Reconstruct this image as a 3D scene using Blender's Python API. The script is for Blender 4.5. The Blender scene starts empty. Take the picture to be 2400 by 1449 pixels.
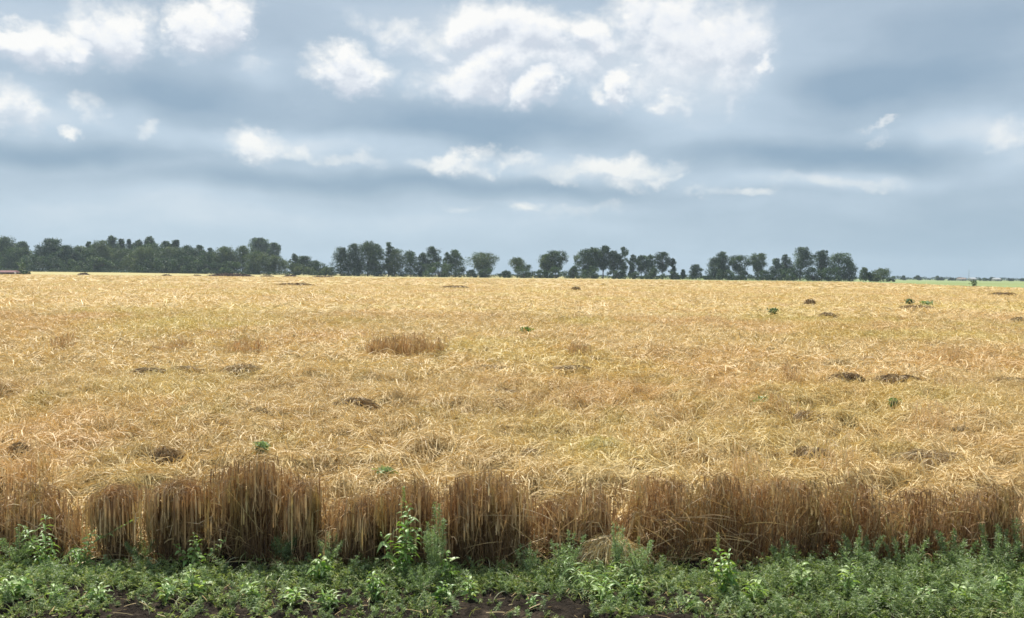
import bpy, math, random
import numpy as np
from mathutils import Matrix, Vector
rng = np.random.default_rng(7)
random.seed(7)
R = math.radians
scene = bpy.context.scene
C = scene.collection

# ------------------------------------------------------------------ camera
FPX, CX, CY = 2000.0, 1200.0, 724.5          # focal length and centre in photo pixels
CAM_H = 2.1
PITCH = math.atan(79.5 / FPX)
ROLL = 0.0088
cam_data = bpy.data.cameras.new('camera')
cam_data.sensor_width = 36.0
cam_data.lens = 36.0 * FPX / 2400.0
cam_data.clip_end = 20000.0
cam_data.clip_start = 0.05
cam = bpy.data.objects.new('camera', cam_data)
C.objects.link(cam)
M = Matrix.Rotation(math.pi / 2 - PITCH, 4, 'X') @ Matrix.Rotation(ROLL, 4, 'Z')
M.translation = Vector((0, 0, CAM_H))
cam.matrix_world = M
scene.camera = cam
R3 = np.array(M.to_3x3())

def at(px, py, Y):
    """world point seen at photo pixel px,py at depth Y"""
    v = R3 @ np.array([(px - CX) / FPX, -(py - CY) / FPX, -1.0])
    return np.array([0, 0, CAM_H]) + v * (Y / v[1])

def direction(px, py):
    v = R3 @ np.array([(px - CX) / FPX, -(py - CY) / FPX, -1.0])
    v /= np.linalg.norm(v)
    return math.atan2(v[0], v[1]), math.asin(v[2])

# ------------------------------------------------------------------ render
scene.render.engine = 'CYCLES'
scene.view_settings.view_transform = 'Standard'
scene.view_settings.look = 'None'
scene.view_settings.exposure = 0.52
scene.view_settings.gamma = 1.0
scene.view_settings.use_curve_mapping = False
scene.cycles.max_bounces = 6
scene.cycles.diffuse_bounces = 3
scene.cycles.glossy_bounces = 2
scene.cycles.transmission_bounces = 4
scene.cycles.volume_bounces = 0
scene.cycles.use_denoising = True
scene.cycles.denoiser = 'OPENIMAGEDENOISE'
scene.cycles.denoising_input_passes = 'RGB_ALBEDO_NORMAL'
scene.cycles.denoising_prefilter = 'ACCURATE'
scene.cycles.caustics_reflective = False
scene.cycles.caustics_refractive = False
scene.cycles.filter_width = 1.6

# ------------------------------------------------------------------ sun
SUN_EL, SUN_AZ = R(57), R(-22)               # azimuth from +Y towards +X
sd = Vector((math.sin(SUN_AZ) * math.cos(SUN_EL), math.cos(SUN_AZ) * math.cos(SUN_EL), math.sin(SUN_EL)))
sun_data = bpy.data.lights.new('sun', 'SUN')
sun_data.energy = 5.0
sun_data.angle = R(0.6)
sun_data.color = (1.0, 0.95, 0.86)
sun = bpy.data.objects.new('sun', sun_data)
sun.rotation_euler = sd.to_track_quat('Z', 'Y').to_euler()
C.objects.link(sun)

# ------------------------------------------------------------------ node helper
class NT:
    def __init__(s, tree):
        s.t = tree
        tree.nodes.clear()
    def n(s, typ, **kw):
        nd = s.t.nodes.new(typ)
        for k, v in kw.items():
            setattr(nd, k, v)
        return nd
    def put(s, sock, v):
        if isinstance(v, bpy.types.NodeSocket):
            s.t.links.new(v, sock)
        elif v is not None:
            sock.default_value = v
    def math(s, op, a, b=None, c=None, clamp=False):
        nd = s.n('ShaderNodeMath', operation=op, use_clamp=clamp)
        s.put(nd.inputs[0], a); s.put(nd.inputs[1], b)
        if c is not None: s.put(nd.inputs[2], c)
        return nd.outputs[0]
    def vec(s, op, a, b=None, c=None):
        nd = s.n('ShaderNodeVectorMath', operation=op)
        s.put(nd.inputs[0], a)
        if op == 'SCALE': s.put(nd.inputs['Scale'], b)
        elif b is not None: s.put(nd.inputs[1], b)
        if c is not None: s.put(nd.inputs[2], c)
        return nd.outputs['Value'] if op in ('LENGTH', 'DISTANCE', 'DOT_PRODUCT') else nd.outputs[0]
    def noise(s, v, scale, detail=4, rough=0.55, color=False, dist=0.0):
        nd = s.n('ShaderNodeTexNoise')
        s.put(nd.inputs['Vector'], v)
        nd.inputs['Scale'].default_value = scale
        nd.inputs['Detail'].default_value = detail
        nd.inputs['Roughness'].default_value = rough
        nd.inputs['Distortion'].default_value = dist
        return nd.outputs['Color'] if color else nd.outputs[0]
    def ramp(s, f, a, b, c=0.0, d=1.0, smooth=True):
        nd = s.n('ShaderNodeMapRange', interpolation_type='SMOOTHSTEP' if smooth else 'LINEAR')
        s.put(nd.inputs[0], f)
        for i, v in enumerate((a, b, c, d)):
            s.put(nd.inputs[1 + i], v)
        return nd.outputs[0]
    def mix(s, f, a, b, blend='MIX'):
        nd = s.n('ShaderNodeMix', data_type='RGBA', blend_type=blend)
        s.put(nd.inputs[0], f)
        s.put(nd.inputs[6], a if isinstance(a, bpy.types.NodeSocket) else (*a, 1))
        s.put(nd.inputs[7], b if isinstance(b, bpy.types.NodeSocket) else (*b, 1))
        return nd.outputs[2]
    def cramp(s, f, stops):
        nd = s.n('ShaderNodeValToRGB')
        el = nd.color_ramp.elements
        while len(el) < len(stops): el.new(0.5)
        for e, (p, c) in zip(el, stops):
            e.position = p; e.color = (*c, 1)
        s.put(nd.inputs[0], f)
        return nd.outputs[0]

def lin(r, g, b):
    f = lambda c: (c / 255 / 12.92) if c / 255 <= 0.04045 else ((c / 255 + 0.055) / 1.055) ** 2.4
    return (f(r), f(g), f(b))

# ------------------------------------------------------------------ world: broken cloud deck over a clear sky
world = bpy.data.worlds.new('World')
scene.world = world
world.use_nodes = True
w = NT(world.node_tree)
BG = 0.10
SKY_GAIN = 0.85       # cloud radiance against the exposure set above
tc = w.n('ShaderNodeTexCoord')
sep = w.n('ShaderNodeSeparateXYZ'); w.put(sep.inputs[0], tc.outputs['Generated'])
az = w.math('ARCTAN2', sep.outputs[0], sep.outputs[1])
el = w.math('ARCSINE', sep.outputs[2])
cmb = w.n('ShaderNodeCombineXYZ'); w.put(cmb.inputs[0], az); w.put(cmb.inputs[1], el)
P0 = cmb.outputs[0]
# two warps: gentle for the soft deck, crinkled for the cumulus
n1 = w.vec('SUBTRACT', w.noise(P0, 5.5, 3, 0.5, True), (0.5, 0.5, 0.5))
PS = w.vec('MULTIPLY_ADD', n1, (0.14, 0.06, 0), P0)
n2 = w.vec('SUBTRACT', w.noise(w.vec('MULTIPLY', P0, (1, 1.35, 1)), 11, 8, 0.62, True), (0.5, 0.5, 0.5))
PW = w.vec('MULTIPLY_ADD', n2, (0.13, 0.095, 0), P0)
def blob(P, px, py, rx, ry, inner, rot=0):
    a, e = direction(px, py)
    q = w.vec('SUBTRACT', P, (a, e, 0))
    if rot:
        r_ = w.n('ShaderNodeVectorRotate', rotation_type='Z_AXIS'); w.put(r_.inputs['Vector'], q)
        r_.inputs['Angle'].default_value = R(rot); q = r_.outputs[0]
    k = math.cos(a) ** 2
    q = w.vec('MULTIPLY', q, (FPX / rx / k, FPX / ry / math.cos(a), 0))
    return w.ramp(w.vec('LENGTH', q), 1.35, inner, 0.0, 1.0)
soft = [(400,235,300,62,-.50),(1130,305,430,48,-.48),(110,345,330,28,-.50),(820,425,520,30,-.42),(2150,185,330,66,-.42),
        (1850,368,420,40,-.50),(2280,70,230,60,-.38),(1960,190,160,60,-.3),(2250,560,420,85,-.36),(1290,440,260,22,-.25),(820,235,250,40,-.15),
        (1300,560,260,40,-.05),(60,30,200,40,.05),(2250,640,300,20,-.1),
        (1600,170,270,170,.50),(360,500,520,85,.34),(1050,520,520,50,.30),(700,335,380,30,.42),(1330,390,480,34,.36),
        (2260,300,260,40,.42),(1900,425,360,26,.34),(280,275,220,42,.34),(950,30,500,70,.18),(2380,350,130,60,.3),
        (1150,120,380,120,.42),(150,70,330,80,.25),(820,160,200,70,.15),(600,160,70,60,.25),(1400,480,500,20,.12),(40,250,120,70,.35),(1850,60,120,120,.15)]
t = w.math('MULTIPLY_ADD', w.noise(w.vec('MULTIPLY', PS, (1, 3.2, 1)), 6.0, 7, 0.55), 0.60, -0.02)
t = w.math('ADD', t, w.math('MULTIPLY', w.noise(w.vec('MULTIPLY', PW, (1, 1.9, 1)), 9.0, 8, 0.6), 0.30))
for (px, py, rx, ry, dt) in soft:
    t = w.math('MULTIPLY_ADD', blob(PS, px, py, rx, ry, 0.05), dt, t)
white = [(50,88,120,42,1,0),(270,62,112,62,1,0),(170,95,70,40,.85,0),(500,50,80,62,1,0),(440,25,50,30,.8,0),(545,75,40,28,.8,0),
         (820,152,92,40,1,0),(775,140,40,30,.7,0),(945,72,95,26,.62,12),(1010,100,80,30,.6,0),(1120,70,90,55,1,0),(1230,85,110,62,1,0),(1380,85,80,48,1,0),
         (1140,160,130,45,1,-12),(1250,200,70,34,.95,-15),(1465,180,44,40,.85,0),(1410,210,34,20,.55,0),(1500,40,70,70,.72,0),(1600,70,110,100,.78,0),(1560,150,70,80,.6,0),(1700,60,110,90,.72,0),(1230,130,200,60,.7,0),(1350,150,80,50,.6,0),
         (1690,130,80,90,.66,20),(1780,60,60,80,.5,0),(1620,20,120,50,.55,0),(1570,246,56,24,.66,0),(1582,222,30,26,.5,0),(1712,230,20,50,.45,0),(1780,135,26,26,.62,0),
         (25,250,62,62,.66,0),(160,299,26,17,.72,0),(190,225,50,30,.46,0),(590,155,32,40,.4,0),(355,295,40,22,.4,0),
         (605,330,78,38,.86,8),(690,352,90,24,.55,10),(840,370,70,18,.4,5),(1060,385,90,24,.7,0),(1120,395,40,18,.55,0),(1210,375,50,20,.5,0),
         (1460,390,130,30,.82,0),(1440,425,70,26,.62,0),(1560,410,60,18,.6,0),(1350,400,120,22,.5,0),(1735,452,85,14,.58,0),(1960,425,130,20,.42,0),(2035,440,20,14,.4,0),
         (1235,488,46,18,.5,0),(1060,500,60,14,.36,0),(1380,500,90,22,.34,0),(2033,298,16,16,.22,0),(2060,278,60,8,.4,0),(2385,300,50,36,.42,0)]
def cumulus(P):
    S = None
    for (px, py, rx, ry, wt, rot) in white:
        m = w.math('MULTIPLY', blob(P, px, py, rx * 1.36, ry * 1.36, 0.0, rot), wt)
        S = m if S is None else w.math('MAXIMUM', S, m)
    return S
S = cumulus(PW)
PU = w.vec('ADD', P0, (-.004, .013, 0))          # a little further up: how much cloud lies between here and the sun
nU = w.vec('SUBTRACT', w.noise(w.vec('MULTIPLY', PU, (1, 1.35, 1)), 11, 5, 0.6, True), (0.5, 0.5, 0.5))
SU = cumulus(w.vec('MULTIPLY_ADD', nU, (0.13, 0.095, 0), PU))
puff = w.noise(w.vec('MULTIPLY', P0, (1, 1.3, 1)), 28, 10, 0.66)
puff2 = w.noise(w.vec('MULTIPLY', P0, (1, 1.5, 1)), 12, 5, 0.55)
rag = w.math('ADD', w.math('MULTIPLY', w.math('SUBTRACT', puff, 0.5), 0.8), w.math('MULTIPLY', w.math('SUBTRACT', puff2, 0.5), 0.8))
S2 = w.math('ADD', S, rag)
core = w.ramp(S2, 0.42, 0.74)
halo = w.ramp(S2, -0.05, 0.75)
wm = w.math('ADD', w.math('MULTIPLY', core, 0.26), w.math('MULTIPLY', halo, 0.74))
wm = w.math('MULTIPLY', wm, w.ramp(S, 0.0, 0.30))
# far from the photographed part of the deck: generic broken cloud
away = w.ramp(w.math('ABSOLUTE', az), 0.7, 1.0)
away = w.math('MAXIMUM', away, w.ramp(el, 0.42, 0.7))
gen = w.ramp(w.noise(tc.outputs['Generated'], 4.0, 6, 0.55), 0.5, 0.7)
wm = w.math('MAXIMUM', wm, w.math('MULTIPLY', w.math('MULTIPLY', away, gen), 0.8))
t = w.ramp(t, -0.05, 1.05, 0.0, 1.0, False)
sky = w.n('ShaderNodeTexSky', sky_type='NISHITA', sun_disc=False)
sky.sun_elevation = SUN_EL
sky.sun_rotation = SUN_AZ
sky.air_density = 1.2
sky.dust_density = 1.5
deck = w.cramp(t, [(0.0, lin(128, 152, 173)), (0.35, lin(151, 170, 187)), (0.65, lin(172, 189, 204)), (1.0, lin(205, 213, 220))])
# cooler near the horizon, greyer overhead
deck = w.mix(w.ramp(el, 0.12, 0.34, 0, 0.8), deck, w.mix(0.5, deck, lin(156, 169, 183)))
lit = w.math('ADD', w.math('MULTIPLY', w.math('SUBTRACT', S, SU), 1.1), w.math('MULTIPLY', puff, 1.1))
lit = w.math('SUBTRACT', lit, w.math('MULTIPLY', SU, 0.28))
top = w.cramp(w.ramp(lit, 0.05, 0.75, 0, 1, False), [(0.0, lin(190, 197, 207)), (0.5, lin(218, 221, 225)), (1.0, lin(233, 232, 229))])
top = w.mix(w.ramp(el, 0.09, 0.18, 0.6, 0), top, lin(208, 213, 214))
deck = w.mix(w.ramp(el, 0.0, 0.11, 0.45, 0.0), deck, lin(168, 192, 208))
cloud = w.mix(wm, deck, top)
cloud = w.vec('SCALE', cloud, SKY_GAIN / BG)
final = w.mix(0.94, sky.outputs[0], cloud)
bgn = w.n('ShaderNodeBackground'); w.put(bgn.inputs[0], final); bgn.inputs[1].default_value = BG
wo = w.n('ShaderNodeOutputWorld'); w.put(wo.inputs[0], bgn.outputs[0])
world.cycles.sampling_method = 'MANUAL'
world.cycles.sample_map_resolution = 512

# ------------------------------------------------------------------ numpy noise
def _hash(ix, iy, seed):
    h = (ix.astype(np.int64) * 374761393 + iy.astype(np.int64) * 668265263 + seed * 1442695041) & 0xffffffff
    h = ((h ^ (h >> 13)) * 1274126177) & 0xffffffff
    return ((h ^ (h >> 16)) & 0xffff) / 65535.0
def vnoise(x, y, seed=0):
    x = np.asarray(x, float); y = np.asarray(y, float)
    ix, iy = np.floor(x), np.floor(y)
    fx, fy = x - ix, y - iy
    fx = fx * fx * (3 - 2 * fx); fy = fy * fy * (3 - 2 * fy)
    a, b = _hash(ix, iy, seed), _hash(ix + 1, iy, seed)
    c, d = _hash(ix, iy + 1, seed), _hash(ix + 1, iy + 1, seed)
    return (a * (1 - fx) + b * fx) * (1 - fy) + (c * (1 - fx) + d * fx) * fy
def fbm(x, y, seed=0, o=4):
    s = 0; a = 0.5; tot = 0
    for i in range(o):
        s = s + a * vnoise(x * 2 ** i + 17.3 * i, y * 2 ** i - 9.1 * i, seed + i); tot += a; a *= 0.5
    return s / tot
def sstep(x, a, b):
    q = np.clip((x - a) / (b - a), 0, 1); return q * q * (3 - 2 * q)

# ------------------------------------------------------------------ mesh helpers
def mesh_obj(name, V, F, mats, tone=None, parent=None, smooth=False, mi=None, link=True):
    me = bpy.data.meshes.new(name)
    V = np.asarray(V, np.float32).reshape(-1, 3); F = np.asarray(F, np.int32)
    k = F.shape[1]
    me.vertices.add(len(V)); me.vertices.foreach_set('co', V.ravel())
    me.loops.add(F.size); me.loops.foreach_set('vertex_index', F.ravel())
    me.polygons.add(len(F)); me.polygons.foreach_set('loop_start', np.arange(len(F), dtype=np.int32) * k)
    if smooth: me.polygons.foreach_set('use_smooth', np.ones(len(F), bool))
    if mi is not None: me.polygons.foreach_set('material_index', np.asarray(mi, np.int32))
    me.update(calc_edges=True)
    if tone is not None:
        at_ = me.attributes.new('tone', 'FLOAT', 'POINT')
        at_.data.foreach_set('value', np.asarray(tone, np.float32).ravel())
    for m in (mats if isinstance(mats, (list, tuple)) else [mats]): me.materials.append(m)
    o = bpy.data.objects.new(name, me)
    if link: C.objects.link(o)
    if parent is not None: o.parent = parent
    return o

class Soup:
    """collects quads with a tone value"""
    def __init__(s): s.V, s.F, s.T, s.n = [], [], [], 0
    def add(s, V, F, T):
        V = np.asarray(V).reshape(-1, 3)
        s.V.append(V); s.F.append(np.asarray(F) + s.n); s.T.append(np.broadcast_to(np.asarray(T, float), (len(V),)) if np.ndim(T) == 0 else np.asarray(T).ravel()); s.n += len(V)
    def obj(s, name, mat, parent=None, smooth=False, off=None):
        V = np.concatenate(s.V)
        if off is not None: V = V - np.asarray(off)
        return mesh_obj(name, V, np.concatenate(s.F), mat, np.concatenate(s.T), parent, smooth)

def unit(v): return v / np.maximum(np.linalg.norm(v, axis=-1, keepdims=True), 1e-9)

def ribbons(soup, P, W, tone, face=None, jitter=1.0):
    """P (N,K,3) centre lines, W (N,K) or (K,) widths; each ribbon faces a random way"""
    N, K, _ = P.shape
    T = unit(np.gradient(P, axis=1))
    r = rng.normal(size=(N, 1, 3)) * jitter
    if face is not None: r = r + np.asarray(face)
    S = unit(np.cross(T, np.broadcast_to(r, T.shape)))
    W = np.broadcast_to(W, (N, K))[..., None] * 0.5
    V = np.stack([P - S * W, P + S * W], axis=2)        # N,K,2,3
    base = (np.arange(N) * K * 2)[:, None] + np.arange(K - 1)[None] * 2
    F = np.stack([base, base + 1, base + 3, base + 2], axis=-1).reshape(-1, 4)
    soup.add(V, F, np.repeat(np.broadcast_to(tone, (N,)), K * 2) if np.ndim(tone) < 2 else np.repeat(tone.reshape(-1), 2))

def leaves(soup, c, d, s, L, Wd, tone):
    """rhombic leaf faces: centre c, long axis d, side axis s"""
    d = unit(d); s = unit(s - d * np.sum(s * d, -1, keepdims=True))
    L = np.reshape(L, (-1, 1)); Wd = np.reshape(Wd, (-1, 1))
    V = np.stack([c - d * L * .5, c + s * Wd * .5 - d * L * .05, c + d * L * .5, c - s * Wd * .5 - d * L * .05], 1)
    N = len(c)
    F = np.arange(N * 4).reshape(N, 4)
    soup.add(V, F, np.repeat(np.broadcast_to(tone, (N,)), 4))

def tube(soup, pts, rad, sides=6, tone=0.5):
    pts = np.asarray(pts, float); rad = np.broadcast_to(rad, (len(pts),))
    T = unit(np.gradient(pts, axis=0)); up = np.array([0.13, 0.97, 0.21])
    A = unit(np.cross(T, up)); B = np.cross(T, A)
    an = np.linspace(0, 2 * np.pi, sides, endpoint=False)
    V = pts[:, None] + rad[:, None, None] * (np.cos(an)[None, :, None] * A[:, None] + np.sin(an)[None, :, None] * B[:, None])
    F = []
    for k in range(len(pts) - 1):
        for j in range(sides):
            a = k * sides + j; b = k * sides + (j + 1) % sides
            F.append((a, b, b + sides, a + sides))
    soup.add(V, F, tone)

def tag(o, label=None, cat=None, group=None, kind=None):
    if label: o['label'] = label
    if cat: o['category'] = cat
    if group: o['group'] = group
    if kind: o['kind'] = kind
    return o
def thing(name, label, cat, loc, group=None):
    o = bpy.data.objects.new(name, None); o.location = loc; o.empty_display_size = 0.2
    C.objects.link(o); return tag(o, label, cat, group)

# ------------------------------------------------------------------ materials
def material(name): 
    m = bpy.data.materials.new(name); m.use_nodes = True
    return m, NT(m.node_tree)
def foliage(name, stops, trans=0.3, rough=0.5, spec=0.3, tint=(1.2, 1.3, .5), var=None, patch=False, hues=False):
    m, g = material(name)
    a = g.n('ShaderNodeAttribute', attribute_name='tone')
    f = a.outputs['Fac']
    if var:
        geo = g.n('ShaderNodeNewGeometry')
        nz = g.noise(geo.outputs['Position'], var[0], 3, 0.5)
        f = g.math('ADD', f, g.math('MULTIPLY', g.math('SUBTRACT', nz, 0.5), var[1]))
    col = g.cramp(f, stops)
    if hues:         # some stalks greener, some redder
        geo = g.n('ShaderNodeNewGeometry')
        hv_ = g.noise(g.vec('MULTIPLY', geo.outputs['Position'], (9, 4, .6)), 1.0, 2, .5)
        col = g.mix(g.ramp(hv_, .53, .68, 0, .75), col, g.mix(1.0, col, (.82, .90, .66), 'MULTIPLY'))
        col = g.mix(g.ramp(hv_, .46, .34, 0, .6), col, g.mix(1.0, col, (1.0, .84, .72), 'MULTIPLY'))
    if patch:        # the crop itself ripened unevenly: yellow-olive and pinkish-tan patches
        geo = g.n('ShaderNodeNewGeometry')
        pv = g.vec('MULTIPLY', geo.outputs['Position'], (1, .8, 0))
        col = g.mix(g.ramp(g.noise(pv, .11, 4, .6), .47, .62, 0, .8), col, g.mix(1.0, col, (.93, 1.0, .74), 'MULTIPLY'))
        col = g.mix(g.ramp(g.noise(g.vec('ADD', pv, (50, 9, 0)), .16, 4, .6), .48, .62, 0, .8), col, g.mix(1.0, col, (1.0, .92, .90), 'MULTIPLY'))
        col = g.mix(g.ramp(g.noise(g.vec('ADD', pv, (10, 90, 0)), .9, 3, .55), .55, .70, 0, .55), col, g.mix(1.0, col, (.70, .74, .50), 'MULTIPLY'))
    p = g.n('ShaderNodeBsdfPrincipled'); g.put(p.inputs['Base Color'], col)
    p.inputs['Roughness'].default_value = rough
    p.inputs['Specular IOR Level'].default_value = spec
    out = g.n('ShaderNodeOutputMaterial')
    if trans:
        tr = g.n('ShaderNodeBsdfTranslucent'); g.put(tr.inputs[0], g.mix(1.0, col, tint, 'MULTIPLY'))
        mx = g.n('ShaderNodeMixShader'); mx.inputs[0].default_value = trans
        g.put(mx.inputs[1], p.outputs[0]); g.put(mx.inputs[2], tr.outputs[0]); g.put(out.inputs[0], mx.outputs[0])
    else: g.put(out.inputs[0], p.outputs[0])
    return m

STRAW = [(0.0, (.26, .175, .08)), (0.18, (.46, .325, .155)), (0.45, (.65, .49, .245)), (0.62, (.70, .54, .275)), (0.8, (.75, .59, .32)), (1.0, (.79, .66, .40))]
m_straw = foliage('lodged_straw', STRAW, 0.18, 0.5, 0.25, (1.0, .9, .6), patch=True)
m_stand = foliage('standing_stalks', [(0.0, (.13, .08, .045)), (0.3, (.28, .18, .10)), (0.6, (.45, .31, .17)), (0.85, (.62, .46, .26)), (1.0, (.78, .63, .41))], 0.2, 0.5, 0.3, (1.1, .90, .55), hues=True)
m_rot_shade = foliage('weathered_shaded_straw', [(0.0, (.09, .06, .035)), (0.4, (.23, .16, .09)), (0.7, (.40, .29, .165)), (1.0, (.56, .44, .26))], 0.12, 0.6, 0.2, (1, .85, .6))  # rotted straw, its dark colour also standing in for shade inside hollows
m_weed = foliage('broad_weed_leaves', [(0.0, (.06, .13, .04)), (0.5, (.15, .27, .08)), (0.8, (.27, .41, .13)), (1.0, (.42, .52, .25))], 0.35, 0.4, 0.4, (1.2, 1.3, .4))
m_feather = foliage('feathery_weed_leaves', [(0.0, (.10, .14, .065)), (0.5, (.28, .36, .175)), (1.0, (.52, .59, .36))], 0.3, 0.5, 0.4, (1.1, 1.3, .6))
m_cover = foliage('low_weed_leaves', [(0.0, (.09, .125, .04)), (0.4, (.235, .30, .105)), (0.75, (.39, .44, .17)), (1.0, (.64, .62, .38))], 0.3, 0.5, 0.35, (1.1, 1.2, .5))
m_stem = foliage('weed_stem', [(0.0, (.10, .14, .05)), (1.0, (.28, .30, .14))], 0, 0.5, 0.3)
m_crown = foliage('tree_leaves', [(0.0, (.012, .028, .014)), (0.45, (.028, .058, .024)), (0.8, (.075, .125, .048)), (1.0, (.14, .195, .08))], 0.22, 0.55, 0.25, (1.1, 1.25, .5), var=(0.16, .5))
m_crown2 = foliage('pale_tree_leaves', [(0.0, (.03, .05, .02)), (0.5, (.075, .115, .045)), (1.0, (.16, .19, .09))], 0.25, 0.55, 0.25, (1.1, 1.2, .5), var=(0.16, .5))
m_bark = foliage('bark', [(0.0, (.06, .05, .04)), (1.0, (.17, .15, .12))], 0, 0.9, 0.1)

def ground_mat(name, build, rough=0.9, bump=None):
    m, g = material(name)
    geo = g.n('ShaderNodeNewGeometry'); pos = geo.outputs['Position']
    p = g.n('ShaderNodeBsdfPrincipled'); p.inputs['Roughness'].default_value = rough
    p.inputs['Specular IOR Level'].default_value = 0.15
    g.put(p.inputs['Base Color'], build(g, pos))
    if bump:
        b = g.n('ShaderNodeBump'); b.inputs['Strength'].default_value = bump[1]; b.inputs['Distance'].default_value = bump[2]
        g.put(b.inputs['Height'], g.noise(pos, bump[0], 6, 0.65)); g.put(p.inputs['Normal'], b.outputs[0])
    out = g.n('ShaderNodeOutputMaterial'); g.put(out.inputs[0], p.outputs[0])
    return m
def soil_col(g, pos):
    c = g.cramp(g.noise(pos, 9, 6, 0.6), [(0.3, (.012, .009, .006)), (0.55, (.034, .025, .018)), (0.75, (.10, .075, .052))])
    return c
m_soil = ground_mat('dark_soil', soil_col, 0.95, (28, 1.0, .05))
def grass_col(g, pos):
    c = g.cramp(g.noise(g.vec('MULTIPLY', pos, (1, .35, 1)), 0.05, 6, 0.6), [(0.3, (.15, .19, .065)), (0.55, (.22, .26, .10)), (0.75, (.34, .33, .14))])
    far = g.noise(pos, 0.004, 3, 0.5)
    sx = g.n('ShaderNodeSeparateXYZ'); g.put(sx.inputs[0], pos)
    c = g.mix(g.ramp(far, .4, .6), c, g.mix(0.5, c, (.22, .29, .13)))
    return g.mix(g.ramp(sx.outputs[0], 60, 140, .95, 0), c, g.mix(.85, c, (.44, .36, .16)))
m_grass = ground_mat('pasture_grass', grass_col, 0.95)
def mat_col(g, pos):
    a = g.noise(g.vec('MULTIPLY', pos, (1, .8, 1)), 6.0, 8, 0.7, dist=0.6)
    b = g.noise(pos, 0.35, 5, 0.55)
    c2 = g.noise(pos, 0.045, 4, 0.5)
    c = g.cramp(a, [(0.28, (.22, .15, .06)), (0.45, (.40, .29, .13)), (0.6, (.53, .40, .19)), (0.78, (.66, .52, .27))])
    c = g.mix(g.ramp(b, .45, .7, 0, .55), c, g.mix(.6, c, (.36, .31, .12)))
    return g.mix(g.ramp(c2, .4, .62, 0, .55), c, g.mix(.6, c, (.52, .38, .21)))
m_field = ground_mat('flattened_crop', mat_col, 0.85, (14, 1.0, .06))

# ------------------------------------------------------------------ terrain
def terrain(x, y):
    x = np.asarray(x, float); y = np.asarray(y, float)
    tt = x / np.maximum(y, 1.0)
    rise = np.interp(tt, [-.7, -.46, -.3, -.15, .05, .35, .5, .8], [1.75, 1.6, 0.95, .42, .32, .1, -.1, -.2])
    return np.where(y > 0, rise * sstep(y, 400, 590), 0.0)
def grid_mesh(X, Y, Z):
    n, m_ = X.shape
    V = np.stack([X, Y, Z], -1).reshape(-1, 3)
    i = np.arange(n * m_).reshape(n, m_)
    F = np.stack([i[:-1, :-1], i[:-1, 1:], i[1:, 1:], i[1:, :-1]], -1).reshape(-1, 4)
    return V, F
# base sheet, out to the horizon: Cartesian rows denser near the camera
ys = np.concatenate([-np.geomspace(4000, 3, 24), [0], np.geomspace(3, 380, 50), np.linspace(390, 640, 40), np.geomspace(660, 9000, 20)])
xs = np.concatenate([-np.geomspace(9000, 5, 60), [0], np.geomspace(5, 9000, 60)])
X, Y = np.meshgrid(xs, ys)
V, F = grid_mesh(X, Y, terrain(X, Y) - 0.02)
tag(mesh_obj('ground', V, F, m_grass, smooth=True), 'flat green and tawny pasture reaching to the horizon', kind='structure')

# ------------------------------------------------------------------ the lodged wheat field
EDGE_Y = 6.35
def field_right(y): return 66 + 0.235 * y
def field_h(x, y):
    """top of the flattened straw"""
    big = fbm(x * .55, y * .55, 3, 3) - .5
    sw = fbm(x * 1.5, y * 1.9, 11, 3) - .5
    rid = 1 - np.abs(fbm(x * 1.1 + 3 * big, y * 1.7, 23, 3) * 2 - 1) * 2.2
    r2 = 1 - np.abs(fbm(x * 2.3 + 5, y * 3.0 + 2 * sw, 29, 2) * 2 - 1) * 2.0
    z = .26 + .14 * big + .22 * sw + .07 * rid + .05 * r2
    pit = fbm(x * 1.3 + 40, y * 1.7, 83, 3)
    pit2 = fbm(x * 2.9 + 40, y * 3.4, 84, 3)
    z = z - .09 * sstep(pit, .60, .70) - .09 * sstep(pit2, .61, .69) + .04 * sstep(fbm(x * .9, y * 1.1 + 70, 87, 3), .60, .68)
    far = sstep(y, 25, 160)
    z = z + far * .42 * (fbm(x * .12, y * .10, 31, 3) - .5)
    return np.maximum(z, .06)
def edge_fade(x, y):
    return (.12 * sstep(y, EDGE_Y - .35, EDGE_Y - .1) + .88 * sstep(y, EDGE_Y - .2, EDGE_Y + 1.25)) * (1 - sstep(y, 398, 402)) * (1 - sstep(x, field_right(y) - 1.5, field_right(y)))
def field_z(x, y): return terrain(x, y) + field_h(x, y) * edge_fade(x, y)
yr = np.concatenate([np.arange(EDGE_Y - .4, 14, .05), np.arange(14, 34, .09), np.geomspace(34, 130, 420), np.geomspace(130.5, 397, 160), np.linspace(397.2, 402.5, 8)])
u = np.linspace(-.8, .8, 760)
Yg = np.repeat(yr[:, None], len(u), 1)
Xg = u[None] * (Yg + 3.5)
rb = field_right(Yg) + .2
Xg = np.minimum(Xg, rb)
V, F = grid_mesh(Xg, Yg, terrain(Xg, Yg) + (field_h(Xg, Yg) - .05) * edge_fade(Xg, Yg) + .004)
# drop cells squashed against the right boundary
Fx = V[F][:, :, 0]
F = F[(Fx.max(1) - Fx.min(1)) > 1e-3]
tag(mesh_obj('field', V, F, m_field, smooth=False), 'golden mat of wheat flattened by wind and rain across the whole field', kind='structure')

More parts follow.
